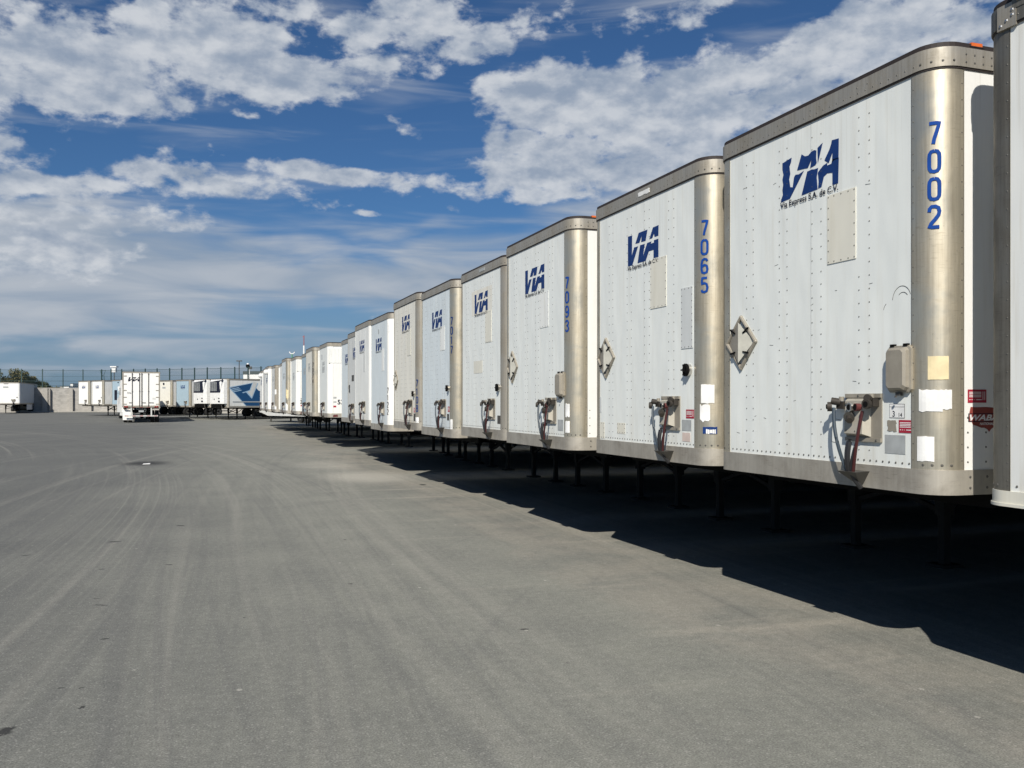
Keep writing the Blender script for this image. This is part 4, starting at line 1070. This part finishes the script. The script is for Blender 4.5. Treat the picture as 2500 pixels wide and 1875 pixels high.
def p_lat(r, h):
    mb = MB().use('fence')
    for s in (-1, 1):
        mb.bar((s * 1.6, 0, 0), (s * .5, 0, h - 2), .14); mb.bar((s * .5, 0, h - 2), (s * 1.2, 0, h), .12)
    for k in range(8): a = h * k / 9; b = h * (k + 1) / 9; mb.bar((-1.5 + k * .12, 0, a), (1.4 - k * .12, 0, b), .08); mb.bar((1.5 - k * .12, 0, a), (-1.4 + k * .12, 0, b), .08)
    mb.bar((-1.4, 0, h), (1.4, 0, h), .12); build('lattice', mb, r)
pole('lattice_tower', 'faint lattice tower on the horizon behind the corner of the fence', 'tower', 251, 400, 904, p_lat)

# ------------------------------------------------------------------ litter
mb = MB().use('paper'); mb.add([(0, 0, .006), (.20, .02, .01), (.21, .12, .03), (.02, .10, .02), (0, 0, .0), (.20, .02, .002), (.21, .12, .02), (.02, .10, .01)], [(0, 1, 2, 3), (7, 6, 5, 4), (0, 4, 5, 1), (1, 5, 6, 2), (2, 6, 7, 3), (3, 7, 4, 0)])
sc_ = build('paper_scrap', mb, loc=(-1.45, 28.9, 0)); tag(sc_, 'white paper scrap lying on a dark wet stain on the asphalt', 'litter')

# ------------------------------------------------------------------ ground
def asphalt(t, b):
    co = t.new('ShaderNodeTexCoord').outputs['Object']; x, y, z = t.sep(co)[0:3]
    grain = t.noise(co, 90, 3, .75); mid = t.noise(co, 14, 5, .65); big = t.noise(co, .35, 5, .6, .3); patch = t.noise(t.vmath('ADD', co, (9, 4, 0)), .9, 6, .65)
    col = t.mix(t.ramp(big, .3, .7), (.122, .125, .118), (.146, .149, .138))
    # dust towards the parked row
    dx = t.math('ADD', x, t.math('MULTIPLY', big, 3.0))
    dust = t.math('MULTIPLY', t.ramp(dx, -2.2, 3.6), t.ramp(patch, .25, .75, .55, 1.0))
    col = t.mix(t.math('MULTIPLY', dust, .92), col, (.245, .246, .212))
    # swept wheel tracks: rings about distant turning centres
    def arcs(c, sx, sy, amp, lo, hi, seedz, m):
        v = t.vmath('SUBTRACT', co, (c[0], c[1], 0)); r = t.vmath('LENGTH', t.vmath('MULTIPLY', v, (1, 1, 0)))
        vs = t.sep(v); an = t.math('ARCTAN2', vs[0], vs[1])
        n = t.noise(t.comb(t.math('MULTIPLY', r, sx), t.math('MULTIPLY', an, sy), seedz), 1.0, 5, .62)
        n2 = t.noise(t.comb(t.math('MULTIPLY', r, .35), t.math('MULTIPLY', an, 4.0), seedz + 9), 1.0, 2, .5)
        return t.math('MULTIPLY', t.ramp(n, lo, hi), t.math('MULTIPLY', t.ramp(n2, .34, .58), amp))
    l1 = arcs((-104, 18), 3.0, 3.0, .36, .50, .68, 1.0, 0); d1 = arcs((-104, 14), 4.2, 3.0, .32, .50, .68, 3.0, 0)
    l2 = arcs((126, 8), 3.0, 3.0, .30, .50, .70, 5.0, 0); d2 = arcs((118, 12), 4.0, 3.0, .28, .50, .68, 7.0, 0)
    d3 = t.math('MULTIPLY', arcs((-12, 58), 2.6, 2.0, .24, .52, .70, 8.0, 0), t.math('MULTIPLY', t.ramp(y, 14, 24), .45))
    l3 = arcs((-104, 18), 17.0, 5.0, .26, .48, .64, 11.0, 0); d4 = t.math('MULTIPLY', arcs((20, -3), 2.0, 2.0, .42, .54, .70, 12.0, 0), t.ramp(x, .5, 2.5))
    gate = t.ramp(x, -3.5, -1.0, .15, 1.0)
    col = t.mix(t.math('MULTIPLY', l3, gate), col, (.33, .325, .285))
    col = t.mix(t.math('MULTIPLY', arcs((-104, 18), 15.0, 5.0, .30, .50, .66, 15.0, 0), gate), col, (.125, .126, .122))
    col = t.mix(d4, col, (.13, .132, .128))
    col = t.mix(t.math('ADD', l1, l2, clamp=True), col, (.335, .322, .280))
    col = t.mix(t.math('MAXIMUM', d1, t.math('MAXIMUM', d2, d3)), col, (.112, .113, .113))
    # cross streaks under and in front of the noses of the row
    cr = t.noise(t.comb(t.math('MULTIPLY', x, .35), t.math('MULTIPLY', y, 2.4), 2.0), 1.0, 5, .6)
    col = t.mix(t.math('MULTIPLY', t.math('MULTIPLY', t.ramp(cr, .54, .72), t.ramp(x, 1.5, 4.0)), .45), col, (.38, .355, .30))
    edge = t.math('MULTIPLY', t.math('MULTIPLY', t.ramp(dx, 5.0, 5.6), t.ramp(dx, 7.6, 6.4)), t.ramp(patch, .35, .6))
    col = t.mix(t.math('MULTIPLY', edge, .30), col, (.34, .305, .255))
    # pale spill, stains and one painted shadow
    wob = t.vmath('MULTIPLY', t.vmath('SUBTRACT', t.noise_col(co, 5.0), (.5, .5, .5)), (.22, .22, 0))
    cow = t.vmath('ADD', co, wob)
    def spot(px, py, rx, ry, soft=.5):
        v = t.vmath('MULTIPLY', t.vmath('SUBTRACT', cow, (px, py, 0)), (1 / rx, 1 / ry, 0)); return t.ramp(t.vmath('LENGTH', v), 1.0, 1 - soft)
    pale = t.math('MAXIMUM', spot(4.0, 22.4, 1.5, 2.6, .8), t.math('MULTIPLY', spot(3.6, 27, 1.3, 3.0, .8), .5))
    col = t.mix(t.math('MULTIPLY', pale, .62), col, (.46, .435, .375))
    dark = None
    for s in ((-1.04, 5.70, .14, .075, .3), (-.78, 6.45, .045, .03), (-.70, 6.40, .03, .02), (-.64, 6.02, .05, .025), (-.68, 7.72, .05, .04), (-.80, 9.0, .07, .05), (-.83, 9.33, .10, .05), (-.95, 10.9, .09, .07), (-.30, 11.0, .09, .05),  # first entry paints a small cast shadow on the asphalt
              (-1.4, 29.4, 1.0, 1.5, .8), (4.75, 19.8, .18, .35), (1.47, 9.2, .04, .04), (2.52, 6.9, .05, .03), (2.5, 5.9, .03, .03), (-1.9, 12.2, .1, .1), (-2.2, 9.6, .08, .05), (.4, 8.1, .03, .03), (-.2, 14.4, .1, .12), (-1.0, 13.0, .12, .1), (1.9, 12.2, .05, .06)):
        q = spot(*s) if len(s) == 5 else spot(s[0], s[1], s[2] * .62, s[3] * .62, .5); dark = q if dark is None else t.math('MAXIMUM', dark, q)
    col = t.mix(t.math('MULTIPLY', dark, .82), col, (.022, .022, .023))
    # light chips and specks
    vo = t.new('ShaderNodeTexVoronoi'); t.put(vo.inputs['Vector'], t.vmath('MULTIPLY', co, (1, .8, 1))); vo.inputs['Scale'].default_value = 3.2
    rr = t.sep(vo.outputs['Color'])[0]
    chip = t.math('MULTIPLY', t.ramp(t.math('ADD', vo.outputs['Distance'], t.math('MULTIPLY', mid, .10)), .125, .085), t.math('GREATER_THAN', rr, .66))
    col = t.mix(t.math('MULTIPLY', chip, .55), col, (.52, .50, .44))
    vo2 = t.new('ShaderNodeTexVoronoi'); t.put(vo2.inputs['Vector'], co); vo2.inputs['Scale'].default_value = 45
    sp = t.math('MULTIPLY', t.ramp(vo2.outputs['Distance'], .42, .2), t.math('GREATER_THAN', t.sep(vo2.outputs['Color'])[1], .6))
    col = t.mix(t.math('MULTIPLY', sp, .34), col, (.42, .41, .37))
    col = t.mix(1.0, col, t.mix(t.ramp(grain, .25, .75), (.58, .58, .58), (1.42, 1.42, 1.42)), 'MULTIPLY')
    col = t.mix(1.0, col, t.mix(t.ramp(mid, .3, .7), (.90, .90, .90), (1.10, 1.10, 1.10)), 'MULTIPLY')
    t.put(b.inputs['Base Color'], col)
    bump(t, b, t.math('ADD', grain, t.math('MULTIPLY', mid, .6)), .35, .012)
def noise_col(s, vec, scale):
    n = s.new('ShaderNodeTexNoise'); s.put(n.inputs['Vector'], vec); n.inputs['Scale'].default_value = scale; n.inputs['Detail'].default_value = 3
    return n.outputs['Color']
NT.noise_col = noise_col
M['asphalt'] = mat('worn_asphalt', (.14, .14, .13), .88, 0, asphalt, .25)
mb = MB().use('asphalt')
gx = [-1500, -400, -150, -80, -40, -20, 0, 20, 40, 80, 150, 400, 1500]
gd = [-300, -50, 0, 20, 40, 50, 55, 60, 70, 85, 100, 120, 150, 180, 205, 260, 500, 1200, 3000]
rows = []
for dd in gd:
    row = []
    for a_ in gx:
        x = a_ * cs + dd * sn; y = -a_ * sn + dd * cs; row.append((x, y, rise(x, y)))
    rows.append(row)
mb.strip([r[::-1] for r in rows])
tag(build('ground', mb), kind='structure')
